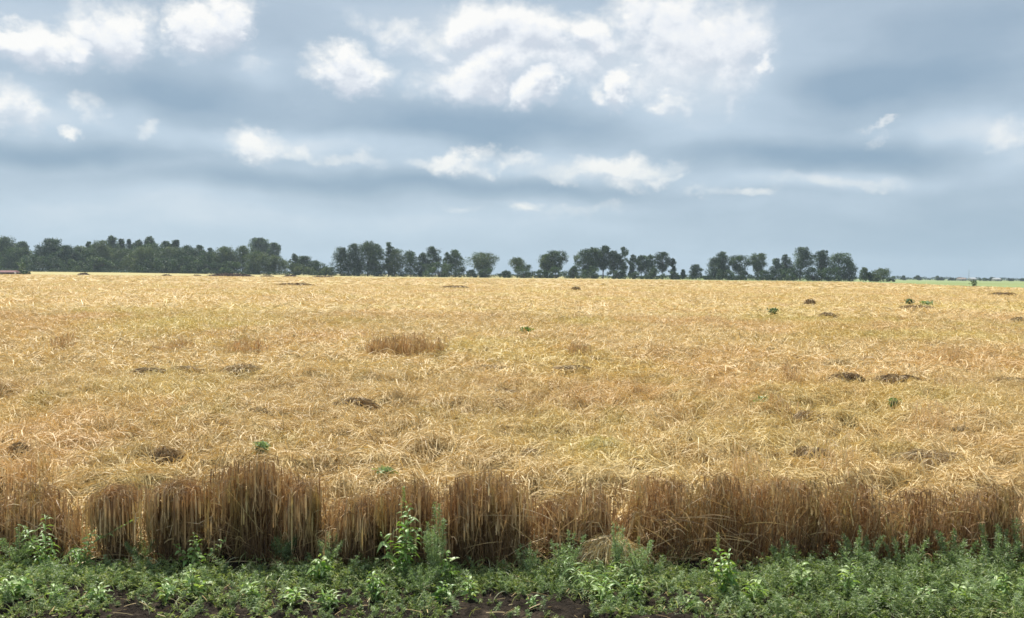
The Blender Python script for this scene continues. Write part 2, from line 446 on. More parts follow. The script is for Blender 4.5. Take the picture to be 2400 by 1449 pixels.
def hue_tone(x, y):
    """slow drift of the straw's own colour over the field"""
    return (fbm(x * .35, y * .22, 51, 3) - .5) * .25
def straw_field(name, y0, y1, n, width, length, K, lift, label):
    s = Soup()
    # uniform over the trapezoid
    y = np.sqrt(rng.uniform(y0 ** 2, y1 ** 2, n)) if y0 > 9 else np.sqrt(rng.uniform((y0) ** 2, y1 ** 2, n))
    x = rng.uniform(-.74, .74, n) * (y + 2.2)
    keep = x < field_right(y) - .5
    x, y = x[keep], y[keep]; n = len(x)
    # locks: strands of one lock share a direction
    la = vnoise(x * 2.6, y * 2.6, 71) * 4 + vnoise(x * .8, y * .8, 72) * 7
    ang = la * 2.2 + rng.normal(0, .55, n)
    L = length * rng.uniform(.45, 1.3, n)
    tt = np.linspace(0, 1, K)[None]
    curl = rng.normal(0, 1.3, n)[:, None]
    a = ang[:, None] + curl * (tt - .3)
    step = L[:, None] / (K - 1)
    dx = np.cumsum(np.cos(a) * step, 1) - np.cos(a[:, :1]) * step
    dy = np.cumsum(np.sin(a) * step, 1) - np.sin(a[:, :1]) * step
    px, py = x[:, None] + dx, y[:, None] + dy
    arch = rng.gamma(1.6, lift, n)[:, None]
    arch = np.where(rng.random((n, 1)) < .02, arch + rng.uniform(.05, .20, (n, 1)), arch)
    z = field_z(px, py) + .006 + arch * np.sin(np.pi * np.clip(tt * rng.uniform(.8, 1.25, (n, 1)), 0, 1.1)) + rng.uniform(-.03, .02, (n, 1))
    P = np.stack([px, py, z], -1)
    prof = np.interp(np.linspace(0, 1, K), [0, .35, .8, 1], [.6, 1, 1, .35])
    W = width * rng.uniform(.5, 1.5, (n, 1)) * prof[None]
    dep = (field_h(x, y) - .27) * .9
    grey = (rng.random(n) < .10) * -.25
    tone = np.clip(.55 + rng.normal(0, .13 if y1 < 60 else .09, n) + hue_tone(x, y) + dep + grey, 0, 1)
    ribbons(s, P, W, tone, face=(0, -.6, 1.0))
    o = s.obj(name, m_straw); tag(o, label, kind='stuff'); return o
straw_field('flattened_straw', EDGE_Y - .2, 15, 160000, .0062, .34, 6, .024, 'tangled golden straw lying flat just behind the standing fringe')
straw_field('flattened_straw', 15, 38, 170000, .0125, .48, 5, .034, 'tangled golden straw across the middle of the field')
straw_field('flattened_straw', 38, 130, 130000, .030, .8, 3, .06, 'tangled golden straw across the far part of the field')
straw_field('flattened_straw', 130, 396, 60000, .085, 1.8, 3, .06, 'pale straw surface at the far edge of the field')

# ------------------------------------------------------------------ standing wheat
FX = [-200,0,60,95,140,185,215,238,262,292,312,345,365,400,450,478,500,525,600,690,700,722,738,800,900,950,985,1020,1050,1100,1190,1230,1290,1330,1400,1428,1462,1490,1520,1600,1700,1760,1900,2000,2060,2200,2300,2370,2400,2600]
FY = [1190,1175,1160,1120,1190,1225,1290,1250,1180,1200,1270,1265,1150,1110,1160,1240,1180,1098,1088,1115,1135,1140,1210,1165,1170,1112,1130,1215,1165,1112,1118,1160,1170,1150,1145,1275,1265,1160,1112,1138,1130,1142,1150,1130,1165,1168,1148,1158,1235,1195]
STAND_Y = 6.15
def fringe_h(x, y=STAND_Y):
    px = CX + x * FPX / y
    py = np.interp(px, FX, FY)
    return np.clip(CAM_H - (py - 645 - ROLL * (px - CX)) * (y + .04) / FPX, .12, .8)

def stalks(s, x, y, h, droop=.16, fwd=.8, wst=.0045, leafy=1.0, base_tone=.5, z0=0.0, locks=False):
    n = len(x)
    lean = rng.normal(0, .035, (n, 2)) + np.array([0, -.02]) + rng.normal(0, .10, (n, 2)) * (rng.random((n, 1)) < .16)
    if locks:        # neighbouring stalks lean together
        lean[:, 0] += (fbm(x * 2.2, y, 15, 2) - .5) * .22
        base_tone = base_tone + (fbm(x * 6, y * 2, 16, 2) - .5) * .5
    K = 5
    tt = np.linspace(0, 1, K)[None]
    bend = rng.normal(0, .10, n)[:, None]
    px = x[:, None] + lean[:, :1] * tt + bend * np.sin(tt * np.pi) * .4
    py = y[:, None] + lean[:, 1:] * tt
    pz = z0 + h[:, None] * tt
    top = np.stack([px[:, -1], py[:, -1], pz[:, -1]], -1)
    # nodding neck
    da = rng.normal(-np.pi / 2 * fwd, 1.0, n)
    d = np.stack([np.cos(da), np.sin(da)], -1)
    rr = np.abs(rng.normal(.033, .018, n))[:, None] + .006
    dr = (np.abs(rng.normal(0, .5, n)) + .35)[:, None] * (droop[:, None] if np.ndim(droop) else droop)
    th = np.array([.45, .95, 1.0, 1.0]); dz = np.array([.12, .0, -.45, -1.0])
    hook = np.stack([top[:, None, 0] + d[:, :1] * rr * 2 * th[None], top[:, None, 1] + d[:, 1:] * rr * 2 * th[None], top[:, None, 2] + np.where(dz > 0, dz * .12, dz * dr)], -1)
    hook[:, 0, 2] = top[:, 2] + rr[:, 0] * .35
    P = np.concatenate([np.stack([px, py, pz], -1), hook], 1)
    Kt = P.shape[1]
    W = np.full((n, Kt), wst) * rng.uniform(.7, 1.4, (n, 1)); W[:, 6:] *= 1.0; W[:, 7] = .012; W[:, 8] = .007
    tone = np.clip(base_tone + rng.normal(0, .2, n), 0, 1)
    # stalks browner towards the foot, shade there put into the colour; ears paler
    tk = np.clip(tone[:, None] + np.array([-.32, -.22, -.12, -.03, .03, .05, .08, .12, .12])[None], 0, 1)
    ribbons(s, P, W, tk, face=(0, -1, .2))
    # awns off the head
    m_ = rng.integers(0, n, int(n * .9))
    e = P[m_, 8]; t0 = P[m_, 7]
    q = e + rng.normal(0, .022, (len(m_), 3)) + np.array([0, 0, -.05])
    ribbons(s, np.stack([t0, (e + t0) / 2, q], 1), np.full((len(m_), 3), .0028), np.clip(tone[m_] + .2, 0, 1), face=(0, -1, 0))
    # dead leaf blades hanging from the stalk
    k = int(n * 1.3 * leafy); i = rng.integers(0, n, k)
    f = rng.uniform(.25, .98, k)[:, None]
    b = np.stack([x[i], y[i], np.full(k, z0)], -1) + np.concatenate([lean[i] * f, h[i][:, None] * f], 1)
    a = rng.uniform(0, 2 * np.pi, k); out = rng.uniform(.01, .05, k)
    dd = np.stack([np.cos(a) * out, np.sin(a) * out, np.zeros(k)], -1)
    ln = rng.uniform(.05, .24, k)[:, None] * (.55 + droop[i][:, None] * 2.5 if np.ndim(droop) else 1)
    bt = base_tone[i] if np.ndim(base_tone) else base_tone
    z = np.array([0, 0, 1.])
    P = np.stack([b, b + dd * .6 + z * ln * .1, b + dd - z * ln * .25, b + dd * 1.15 - z * ln * .65, b + dd * 1.1 + rng.normal(0, .012, (k, 3)) - z * ln], 1)
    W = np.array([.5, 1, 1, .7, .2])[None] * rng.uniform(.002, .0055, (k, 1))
    ribbons(s, P, W, np.clip(bt + .05 - .38 * (1 - f[:, 0]) + rng.normal(0, .22, k), 0, 1), face=(0, -1, .2))  # lower blades darker brown, with shade at the wheat's foot painted in

def px2x(px, Y): return (px - CX) * Y / FPX
gaps = [(224, 308), (342, 474), (690, 742)]
s = Soup()
n = 16500
x = rng.uniform(px2x(-250, 6.2), px2x(2650, 6.2), n)
dep = rng.beta(1.1, 1.4, n) * .60
y = 5.97 + .10 * np.sin(x * 1.7) + .09 * fbm(x * 2, x * 0 + 3, 5, 2) + dep
h = fringe_h(x, y)
ppx = CX + x * FPX / y
ins = np.zeros(n, bool)
for a, b in gaps: ins |= (ppx > a) & (ppx < b)
clumpy = fbm(x * 5.5, y * 2.0, 91, 2)
lobe = 1 - np.abs(fbm(x * 4.2, x * 0 + 2, 95, 3) * 2 - 1) * 2.0
h = h * np.clip(.74 + .22 * clumpy + .22 * lobe + rng.normal(0, np.interp(ppx, [0, 1000, 1600], [.10, .10, .14]), n), .3, 1.12)
thin = ((ppx > 1480) & (rng.random(n) < .35)) | (clumpy < .25)
tuft = fbm(x * 12, y * 1.5, 97, 2)
h = h * .89 * (1 + .11 * sstep(tuft, .55, .72) - .20 * sstep(tuft, .45, .30))
keep = ~ins & ~((ppx > 300) & (ppx < 345) & (rng.random(n) < .3)) & ~thin
x, y, h = x[keep], y[keep], h[keep]
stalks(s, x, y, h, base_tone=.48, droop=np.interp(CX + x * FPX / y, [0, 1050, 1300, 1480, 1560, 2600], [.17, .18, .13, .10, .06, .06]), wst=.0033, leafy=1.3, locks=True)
# second, ragged layer: broken and leaning stalks across the face
n = 1300
x = rng.uniform(px2x(-200, 6), px2x(2600, 6), n); y = rng.uniform(5.93, 6.25, n)
a = rng.normal(0, .9, n); L = rng.uniform(.12, .5, n)
tt = np.linspace(0, 1, 5)[None]
hh = fringe_h(x) * rng.uniform(.05, .7, n)
P = np.stack([x[:, None] + np.sin(a)[:, None] * L[:, None] * tt, y[:, None] - rng.uniform(-.08, .12, (n, 1)) * tt,
              hh[:, None] + (np.cos(a)[:, None] * L[:, None] * tt - rng.uniform(0, .18, (n, 1)) * tt ** 2) * .8], -1)
P[..., 2] = np.minimum(P[..., 2], fringe_h(P[..., 0]) * 1.02); P[..., 2] = np.maximum(P[..., 2], .01)
ribbons(s, P, np.array([.7, 1, 1, .9, .4])[None] * rng.uniform(.003, .007, (n, 1)), np.clip(rng.normal(.68, .2, n), 0, 1), face=(0, -1, .2))
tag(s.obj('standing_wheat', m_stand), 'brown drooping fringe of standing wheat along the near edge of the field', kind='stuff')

def wheat_clump(a, b, top, n, label, shape='dome', yy=6.1):
    xc = px2x((a + b) / 2, yy); hw = max(.035, px2x(b, yy) - xc - .07)
    t_ = thing('wheat_clump', label, 'wheat clump', (xc, yy, 0), 'clumps of wheat standing out of the fringe')
    q = rng.uniform(-1, 1, n); x = xc + hw * q
    hz = 645 + ROLL * (xc * FPX / yy)
    H = .92 * (CAM_H - (top - hz) * (yy + .1) / FPX)
    h = H * (1 - .25 * np.abs(q) ** 2.5) * rng.uniform(.88, 1.0, n)
    y = yy + rng.uniform(-.1, .16, n)
    s = Soup()
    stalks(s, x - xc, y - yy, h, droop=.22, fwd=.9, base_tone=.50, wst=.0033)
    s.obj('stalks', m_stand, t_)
    return t_
wheat_clump(234, 298, 1122, 520, 'narrow upright brown wheat clump standing alone between two gaps in the fringe')
wheat_clump(352, 468, 1108, 900, 'wide round-topped wheat clump whose stalks arch over, right of the narrow upright clump')
wheat_clump(692, 736, 1105, 380, 'thin pointed tuft of wheat rising at the right end of the tallest fringe')

# sheaf collapsed in the gap of the fringe
def straw_heap(px, py, Y, wpx, hpx, n, label, mat, name='straw_heap', cat='straw heap', group=None, tone=.6, base=None, spread=1.0, Wd=.008):
    c = at(px, py, Y)
    zb = float(field_z(c[0], c[1])) - .02 if base is None else float(terrain(c[0], c[1])) + base
    t_ = thing(name, label, cat, (c[0], c[1], zb), group)
    rx = wpx * Y / FPX / 2; H = hpx * Y / FPX * .9
    a = rng.uniform(0, 2 * np.pi, n); r = np.sqrt(rng.random(n)) * .75
    bx, by = np.cos(a) * r * rx, np.sin(a) * r * rx * .6
    dome = H * np.sqrt(np.clip(1 - r ** 2, 0, 1)) * rng.uniform(.35, 1.05, n)
    d = a + rng.normal(0, .9, n); L = rx * rng.uniform(.35, 1.25, n) * spread
    tt = np.linspace(0, 1, 5)[None]
    P = np.stack([bx[:, None] + np.cos(d)[:, None] * L[:, None] * tt, by[:, None] + np.sin(d)[:, None] * L[:, None] * .6 * tt,
                  dome[:, None] * (1 - .95 * tt ** 2) + .25 * H * np.sin(np.pi * tt) * rng.uniform(0, 1, (n, 1)) + .01], -1)
    s = Soup()
    ribbons(s, P, np.array([.7, 1, 1, .8, .3])[None] * rng.uniform(.5, 1.5, (n, 1)) * Wd, np.clip(rng.normal(max(tone, .1) + .40, .28, n) + .4 * (rng.random(n) < .25), 0, 1), face=(0, -1, .3))
    s.obj('stalks', mat, t_)
    return t_
straw_heap(1432, 1330, 6.0, 125, 88, 700, 'pale collapsed sheaf slumped forward in the gap of the standing fringe', m_straw, base=0.0, tone=.5, Wd=.006)
# tufts, hollows and mats on the flattened crop
def gy(px, py, h=.27):
    """depth of the straw surface seen at a pixel"""
    v = R3 @ np.array([(px - CX) / FPX, -(py - CY) / FPX, -1.0])
    Ys = np.geomspace(6.6, 396, 6000)
    xx, zz = v[0] / v[1] * Ys, CAM_H + v[2] / v[1] * Ys
    hit = np.nonzero(zz <= field_z(xx, Ys) + .01)[0]
    return float(Ys[hit[0]]) if len(hit) else float((CAM_H - h) / -v[2] * v[1])
GH = 'dark mounds of weathered straw on the flattened crop'  # dark tone is rot plus the painted shade of hollows
mounds = [(392,1090,74,50,-.02,'dark hollow mound of straw just behind the fringe, below a faint green patch',m_rot_shade),
 (830,958,95,32,.0,'long dark straw mound near the middle of the field, left of centre',m_rot_shade),
 (605,970,40,20,.5,'small brown straw tuft left of the long dark mound',m_rot_shade),
 (1985,898,70,30,.0,'darkest humped straw mound on the right side of the field',m_rot_shade),
 (2105,900,100,26,.15,'low brown straw ridge beside the darkest humped mound',m_rot_shade),
 (2365,898,90,18,.35,'flat dark straw ridge cut by the right edge of the picture',m_rot_shade),
 (1898,1078,90,36,.0,'dark opening in the straw right of centre close behind the fringe',m_rot_shade),
 (2180,1085,150,36,.45,'wide brown and olive straw mound close behind the fringe at right',m_rot_shade),
 (570,870,80,20,.6,'low brown rise in the straw above the left fringe',m_rot_shade),
 (350,872,60,14,.3,'thin dark slot in olive straw on the left side',m_rot_shade),
 (1160,918,90,12,.45,'thin dark ridge of straw at the centre of the field',m_rot_shade),
 (1240,1068,50,22,.65,'small reddish brown straw tuft centred behind the fringe',m_rot_shade),
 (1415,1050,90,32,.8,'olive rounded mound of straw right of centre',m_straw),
 (1500,1085,60,18,.4,'small dark straw knot behind the gap in the fringe',m_rot_shade),
 (45,1050,40,18,.3,'small dark straw knot near the left edge of the picture',m_rot_shade),
 (430,865,50,10,.4,'slight greyish straw fold beside the thin dark slot',m_rot_shade),
 (1340,862,70,8,.5,'thin brown fold of straw right of the centre',m_rot_shade),
 (1150,862,60,9,.55,'short brown fold of straw just right of the standing patch',m_rot_shade),
 (1940,745,34,14,.3,'brown distant clod of straw at upper right of the field',m_rot_shade),
 (1897,713,22,14,.2,'dark small upright knot of straw far out at right',m_rot_shade),
 (2388,755,30,14,.3,'reddish dark straw clod at the right edge far out',m_rot_shade),
 (690,669,70,6,.2,'distant dark dash of straw near the left wood',m_rot_shade),
 (1068,675,50,6,.2,'distant dark dash of straw below the middle trees',m_rot_shade),
 (1350,680,16,9,.1,'tiny dark far knot of straw below the central tree clump',m_rot_shade),
 (2350,692,50,7,.2,'distant dark dash of straw near the right edge',m_rot_shade),
 (2150,722,60,8,.4,'distant brown ridge of straw at right beside the dark weed',m_rot_shade),
 (2250,1008,40,14,.35,'small dark nest of straw at right below the pale curled stalks',m_rot_shade),
 (1900,978,60,20,.5,'small brown mound of straw below the darkest humped mound',m_rot_shade)]
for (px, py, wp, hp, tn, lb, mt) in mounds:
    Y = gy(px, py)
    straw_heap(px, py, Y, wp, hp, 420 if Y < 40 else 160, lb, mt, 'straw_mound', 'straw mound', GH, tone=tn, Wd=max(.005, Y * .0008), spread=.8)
# patches of wheat that stayed upright
def upright_patch(px0, px1, py, hpx, n, label, olive=.55):
    pc = (px0 + px1) / 2; Y = gy(pc, py); c = at(pc, py, Y)
    olive += .08
    t_ = thing('upright_wheat_patch', label, 'wheat patch', (c[0], Y, float(field_z(c[0], Y)) - .2), 'patches of wheat still upright in the flattened field')
    hw = (px1 - px0) / 2 * Y / FPX; H = hpx * Y / FPX + .2
    x = rng.uniform(-hw, hw, n); y = rng.uniform(-.3, .3, n) * max(1, Y / 14)
    h = H * np.clip(rng.normal(.85, .14, n) - .15 * (np.abs(x) / hw) ** 4 + .3 * (vnoise(x * 4, y, 9) - .5), .3, 1.1)
    s = Soup()
    stalks(s, x, y, h, droop=.1, base_tone=olive, wst=.0045 * max(1, Y / 9), leafy=.6)
    s.obj('stalks', m_stand, t_)
upright_patch(862, 1040, 832, 46, 480, 'largest upright patch of wheat in mid field, left of the picture centre')
upright_patch(540, 625, 820, 26, 160, 'low upright patch of wheat left of the largest patch', .62)
upright_patch(380, 450, 822, 22, 110, 'smaller sparse patch of wheat between the lone tuft and the low patch', .62)
upright_patch(138, 165, 816, 32, 60, 'lone tuft of upright wheat on the left side of the field', .6)
upright_patch(1330, 1385, 832, 26, 100, 'slanting small patch of upright wheat right of centre', .6)
upright_patch(2208, 2240, 845, 34, 70, 'pale tuft of upright wheat on the right side of the field', .75)
upright_patch(2308, 2318, 885, 44, 12, 'single tall pale stalks standing near the right edge', .9)
upright_patch(2212, 2226, 920, 40, 22, 'slim pale upright tuft below the pale tuft at right', .8)
upright_patch(1845, 1862, 888, 34, 40, 'slim upright tuft of wheat left of the darkest humped mound', .7)
upright_patch(1790, 1850, 955, 26, 60, 'short upright olive wheat tuft beside the green weed at right', .7)
upright_patch(1905, 1990, 1095, 60, 50, 'loose fan of tall pale stalks behind the fringe at right', .9)
upright_patch(2150, 2230, 995, 50, 36, 'scatter of pale curled stalks standing on the right side', .95)
upright_patch(1725, 1760, 1130, 70, 60, 'greenish upright stalks rising above the right half of the fringe', .9)
upright_patch(20, 130, 1130, 50, 110, 'thin veil of upright stalks behind the left end of the fringe', .7)

# ------------------------------------------------------------------ verge: soil and weeds
ysv = np.concatenate([np.linspace(2.0, 4.9, 12), np.arange(4.95, 6.9, .018)])
xsv = np.linspace(-6.5, 6.5, 620)
X, Y = np.meshgrid(xsv, ysv)
edge = sstep(Y, 2.0, 3.5) * (1 - sstep(Y, 6.6, 6.9)) * (1 - sstep(np.abs(X), 6.0, 6.5))
Z = edge * (.03 + .10 * (fbm(X * 3, Y * 4, 61, 5) - .42) + .10 * np.abs(fbm(X * 13, Y * 15, 67, 3) - .5) - .03 * sstep(Y, 5.75, 6.1)) - .004 - (1 - edge) * .03
V, F = grid_mesh(X, Y, Z)
tag(mesh_obj('soil', V, F, m_soil, smooth=True), 'dark crumbly bare soil along the verge', kind='structure')
def soil_z(x, y): return .03 + .10 * (fbm(x * 3, y * 4, 61, 5) - .42)

# ground cover: thousands of small leafy sprigs
def sprigs(s, x, y, H, nl, ll, lw, tonec, feather=False, stem_s=None):
    """sprig: stem with many leaflets; arrays x,y,H; s gets the leaves"""
    n = len(x); z0 = soil_z(x, y) - .01
    lean = rng.normal(0, .35, (n, 2)) * H[:, None]
    i = np.repeat(np.arange(n), nl); k = len(i)
    f = rng.beta(1.6, 1.0, k)
    r = H[i] * (.34 if feather else .45) * (1.15 - f) * rng.uniform(.1, 1, k) + .004
    a = rng.uniform(0, 2 * np.pi, k)
    c = np.stack([x[i] + lean[i, 0] * f ** 1.5 + np.cos(a) * r, y[i] + lean[i, 1] * f ** 1.5 + np.sin(a) * r, z0[i] + H[i] * f + r * rng.uniform(-.1, .5, k)], -1)
    d = np.stack([np.cos(a), np.sin(a), rng.normal(.35, .5, k)], -1) + rng.normal(0, .25, (k, 3))
    sd_ = rng.normal(size=(k, 3)) + np.array([0, 0, .3])
    leaves(s, c, d, np.cross(d, sd_), ll * rng.uniform(.5, 1.5, k), lw * rng.uniform(.6, 1.4, k), np.clip(tonec[i] + rng.normal(0, .24, k), 0, 1))

def cover_amount(x, y):
    px = CX + x * FPX / y
    b = np.interp(px, [-200, 230, 260, 350, 380, 640, 680, 800, 880, 1020, 1070, 1380, 1440, 1540, 1560, 1640, 1690, 2000, 2600],
                  [1, .95, .25, .25, .8, .5, .3, .3, .8, .7, .15, .15, .8, .7, .3, .35, .8, 1, 1])
    back = sstep(y, 5.38, 5.55)
    return np.clip(b ** 1.5 * (1 - back) * .5 + back * (.8 + .3 * (px > 1750)), 0, 1) * np.clip(1.25 - .9 * fbm(x * 2.5, y * 3, 77, 3) + .1, 0, 1)
s = Soup()
n = 15000
x = rng.uniform(-4.9, 4.9, n); y = rng.uniform(4.85, 5.86, n)
keep = rng.random(n) < cover_amount(x, y)
x, y = x[keep], y[keep]
px_ = CX + x * FPX / y
H = rng.uniform(.02, .07, len(x)) * (1 + .7 * (px_ > 1800)) * np.clip(1.6 - .9 * np.abs(y - 5.75), .6, 1.5)
sprigs(s, x, y, H, 22, .026, .0068, np.clip(.42 + .5 * (fbm(x * 1.3, y * 1.3, 81, 2) - .5) - .1 * (px_ > 1750) + rng.normal(0, .08, len(x)), 0, 1))
# grass blades and fallen stalks
n = 7500
x = rng.uniform(-4.9, 4.9, n); y = rng.uniform(4.9, 6.15, n)
k_ = rng.random(n) < cover_amount(x, y) * .9 + .05; x, y = x[k_], y[k_]; n = len(x)
a = rng.uniform(0, 2 * np.pi, n); L = rng.uniform(.04, .20, n); tt = np.linspace(0, 1, 5)[None]
z0 = soil_z(x, y)
P = np.stack([x[:, None] + np.cos(a)[:, None] * L[:, None] * .6 * tt ** 1.4, y[:, None] + np.sin(a)[:, None] * L[:, None] * .6 * tt ** 1.4,
              z0[:, None] + L[:, None] * (tt * 1.0 - .55 * tt ** 2.2)], -1)
ribbons(s, P, np.array([.8, 1, .9, .6, .1])[None] * rng.uniform(.002, .006, (n, 1)), np.clip(rng.normal(.68, .26, n), 0, 1), face=(0, -.5, 1))
tag(s.obj('ground_cover', m_cover), 'low green weeds and grass carpeting the verge in front of the wheat', kind='stuff')
s = Soup(); n = 1000
x = rng.uniform(-4.9, 4.9, n); y = rng.uniform(4.9, 6.1, n); a = rng.uniform(0, 2 * np.pi, n); L = rng.uniform(.02, .12, n)
tt = np.linspace(-.5, .5, 4)[None]; bw = rng.normal(0, .15, (n, 1))
P = np.stack([x[:, None] + np.cos(a)[:, None] * L[:, None] * tt, y[:, None] + np.sin(a)[:, None] * L[:, None] * tt, soil_z(x, y)[:, None] + rng.uniform(.0, .05, (n, 1)) + L[:, None] * (bw * tt + .12 * (.25 - tt ** 2))], -1)
ribbons(s, P, rng.uniform(.0015, .004, (n, 1)) * np.ones((1, 4)), np.clip(rng.normal(.38, .25, n), 0, 1), face=(0, -.3, 1))
tag(s.obj('fallen_straw', m_straw), 'loose straw litter scattered over the soil of the verge', kind='stuff')
# feathery blue-green weeds massed behind, denser at right
s = Soup()
n = 5200
px_ = rng.uniform(-200, 2600, n)
y = rng.uniform(5.0, 5.78, n); x = px2x(px_, y)
p = np.interp(px_, [-200, 0, 200, 260, 900, 1060, 1250, 1300, 1500, 1700, 1850, 2600], [.5, .6, .6, .35, .4, .5, .35, .6, .55, .55, 1, 1]) * np.where(y < 5.42, .4 * np.interp(px_, [240, 270, 350, 390, 660, 690, 790, 880, 1060, 1090, 1370, 1440, 1560, 1640, 1700], [1, .2, .2, 1, 1, .4, .4, 1, 1, .3, .3, 1, .5, .5, 1]), 1)
keep = rng.random(n) < p; x, y, px_ = x[keep], y[keep], px_[keep]
H = np.where(rng.random(len(x)) < .12, rng.uniform(.12, .22, len(x)), rng.uniform(.04, .12, len(x))) * np.interp(px_, [0, 300, 1700, 2000, 2400], [1, .8, .85, 1.2, 1.4])
sprigs(s, x, y, H, 80, .026, .0042, np.clip(.45 + rng.normal(0, .12, len(x)), 0, 1), feather=True)
tag(s.obj('feathery_undergrowth', m_feather), 'blue-green feathery weeds massed at the foot of the wheat', kind='stuff')

def leaf_ribbons(s, b, az_, L, Wd, droop, tone, up=.5):
    n = len(b); tt = np.linspace(0, 1, 7)[None]
    prof = np.array([.12, .55, .95, 1, .8, .45, .03])
    r = L[:, None] * tt * .85
    z = L[:, None] * (up[:, None] * tt - droop[:, None] * tt ** 2)
    P = np.stack([b[:, :1] + np.cos(az_)[:, None] * r, b[:, 1:2] + np.sin(az_)[:, None] * r, b[:, 2:3] + z], -1)
    # horizontal side vectors with a roll
    T = unit(np.gradient(P, axis=1)); rl = rng.normal(0, .45, (n, 1, 1))
    side = np.stack([-np.sin(az_), np.cos(az_), np.zeros(n)], -1)[:, None]
    S = unit(side * np.cos(rl) + np.cross(T, np.broadcast_to(side, T.shape)) * np.sin(rl))
    W = (Wd[:, None] * prof[None])[..., None] * .5
    fold = np.array([0, 0, 1.0]) * W * .35
    V = np.stack([P - S * W + fold, P, P + S * W + fold], 2)
    K = 7
    base = (np.arange(n) * K * 3)[:, None] + np.arange(K - 1)[None] * 3
    F = np.concatenate([np.stack([base + j, base + 1 + j, base + 4 + j, base + 3 + j], -1).reshape(-1, 4) for j in (0, 1)])
    s.add(V, F, np.repeat(tone, K * 3))

def broad_weed(px, py, top, Y, label, nst=1, L=.075, W=.028, dens=1.0, spike=False, spread=.12, tone=.55, name='broadleaf_weed', cat='weed', lw=1.0, group='leafy weeds on the verge'):
    L *= 1.05; W *= .85; spread *= 1.6; nst = nst + (1 if nst > 1 else 0)
    c = at(px, py, Y); x0 = c[0]
    zb = float(soil_z(c[0], Y)) - .01
    t_ = thing(name, label, cat, (x0, Y, zb), group)
    H = (py - top) * Y / FPX
    sl, ss = Soup(), Soup(); sp = Soup()
    for q in range(nst):
        hh = H * (1 if q == 0 else rng.uniform(.55, .9)); ln = rng.normal(0, spread * (.35 if q == 0 else 1), 2) * hh * 2
        tt = np.linspace(0, 1, 7)
        path = np.stack([ln[0] * tt ** 1.3 + rng.normal(0, .004, 7), ln[1] * tt ** 1.3 * .5, hh * tt], -1)
        tube(ss, path, np.linspace(.0045, .0018, 7), 5, .5)
        k = int(16 * dens * hh / .3) + 5
        f = np.linspace(.12, 1, k) + rng.normal(0, .02, k); f = np.clip(f, .08, 1)
        b = np.stack([np.interp(f, tt, path[:, j]) for j in range(3)], -1)
        az_ = np.arange(k) * 2.4 + rng.normal(0, .3, k)
        sc_ = np.interp(f, [0, .5, .85, 1], [.8, 1.1, .9, .45]) * rng.uniform(.7, 1.2, k)
        leaf_ribbons(sl, b, az_, L * sc_, W * sc_ * lw, rng.uniform(.25, .9, k), np.clip(tone + rng.normal(0, .16, k) + .15 * f, 0, 1), up=rng.uniform(.2, .9, k))
        if spike and q == 0:
            m_ = 160; f = rng.random(m_); cc = path[-1] + np.stack([rng.normal(0, .005, m_), rng.normal(0, .005, m_), f * .10], -1)
            d = rng.normal(size=(m_, 3)) + np.array([0, 0, 1.5])
            leaves(sp, cc, d, rng.normal(size=(m_, 3)), np.full(m_, .014), np.full(m_, .005), np.clip(rng.normal(.7, .15, m_), 0, 1))
    ss.obj('stem', m_stem, t_); sl.obj('foliage', m_weed, t_)
    if spike: sp.obj('seed_spike', m_cover, t_)
    return t_
def feather_weed(px, py, top, Y, wpx, label, nl=1500, tone=.5, group='feathery weeds on the verge', branches=9, name='feathery_weed'):
    c = at(px, py, Y); zb = float(soil_z(c[0], Y)) - .01
    t_ = thing(name, label, 'weed', (c[0], Y, zb), group)
    H = (py - top) * Y / FPX; rw = wpx * Y / FPX / 2
    ss, sl = Soup(), Soup()
    tips = []
    for b in range(branches):
        a = b * 2.4; f0 = .05 + .55 * b / branches
        tip = np.array([np.cos(a) * rw * rng.uniform(.5, 1), np.sin(a) * rw * .8, H * rng.uniform(.55, .98)]) if b else np.array([0, 0, H])
        root = np.array([0, 0, H * f0 * .6]); mid = (root + tip) / 2 + np.array([tip[0] * .18, tip[1] * .18, -.02 * H])
        path = np.stack([root, (root + mid) / 2 + (0, 0, -.01 * H), mid, (mid + tip) / 2 + (0, 0, .03 * H), tip])
        tube(ss, path, np.linspace(.0028, .001, 5), 4, .4)
        k = nl // branches; f = rng.uniform(.15, 1, k)
        cc = np.stack([np.interp(f, np.linspace(0, 1, 5), path[:, j]) for j in range(3)], -1)
        dd = rng.normal(size=(k, 3)) + np.array([0, 0, .5]); dd = unit(dd)
        rr = rng.uniform(.0, .035, k)[:, None] * (1.2 - f[:, None] * .7)
        leaves(sl, cc + dd * rr, dd, rng.normal(size=(k, 3)), rng.uniform(.012, .032, k), rng.uniform(.0028, .006, k), np.clip(tone + rng.normal(0, .18, k), 0, 1))
    ss.obj('stem', m_stem, t_); sl.obj('foliage', m_feather, t_)
    return t_
broad_weed(945, 1425, 1238, 5.62, 'tallest broad-leaved weed with drooping leaves against the standing wheat at centre', 3, .085, .026, 1.2, False, .08, .6)
broad_weed(935, 1400, 1215, 5.75, 'slim weed with a pale seed spike rising behind the tallest broad-leaved weed', 1, .07, .02, .6, True, .05, .5)
feather_weed(1018, 1432, 1232, 5.6, 70, 'tall slender feathery weed right beside the tallest broad-leaved weed', 2600, .55, branches=12)
broad_weed(1062, 1420, 1330, 5.62, 'small bright weed with an oval leaf right of the tall slender feathery weed', 2, .075, .038, .8, tone=.7)
feather_weed(672, 1345, 1258, 6.0, 70, 'dense dark round feathery bush against the brown wheat left of centre', 2600, .25, branches=14)
feather_weed(770, 1400, 1305, 5.85, 80, 'lighter feathery weed right of the dense dark round bush', 1300, .6)
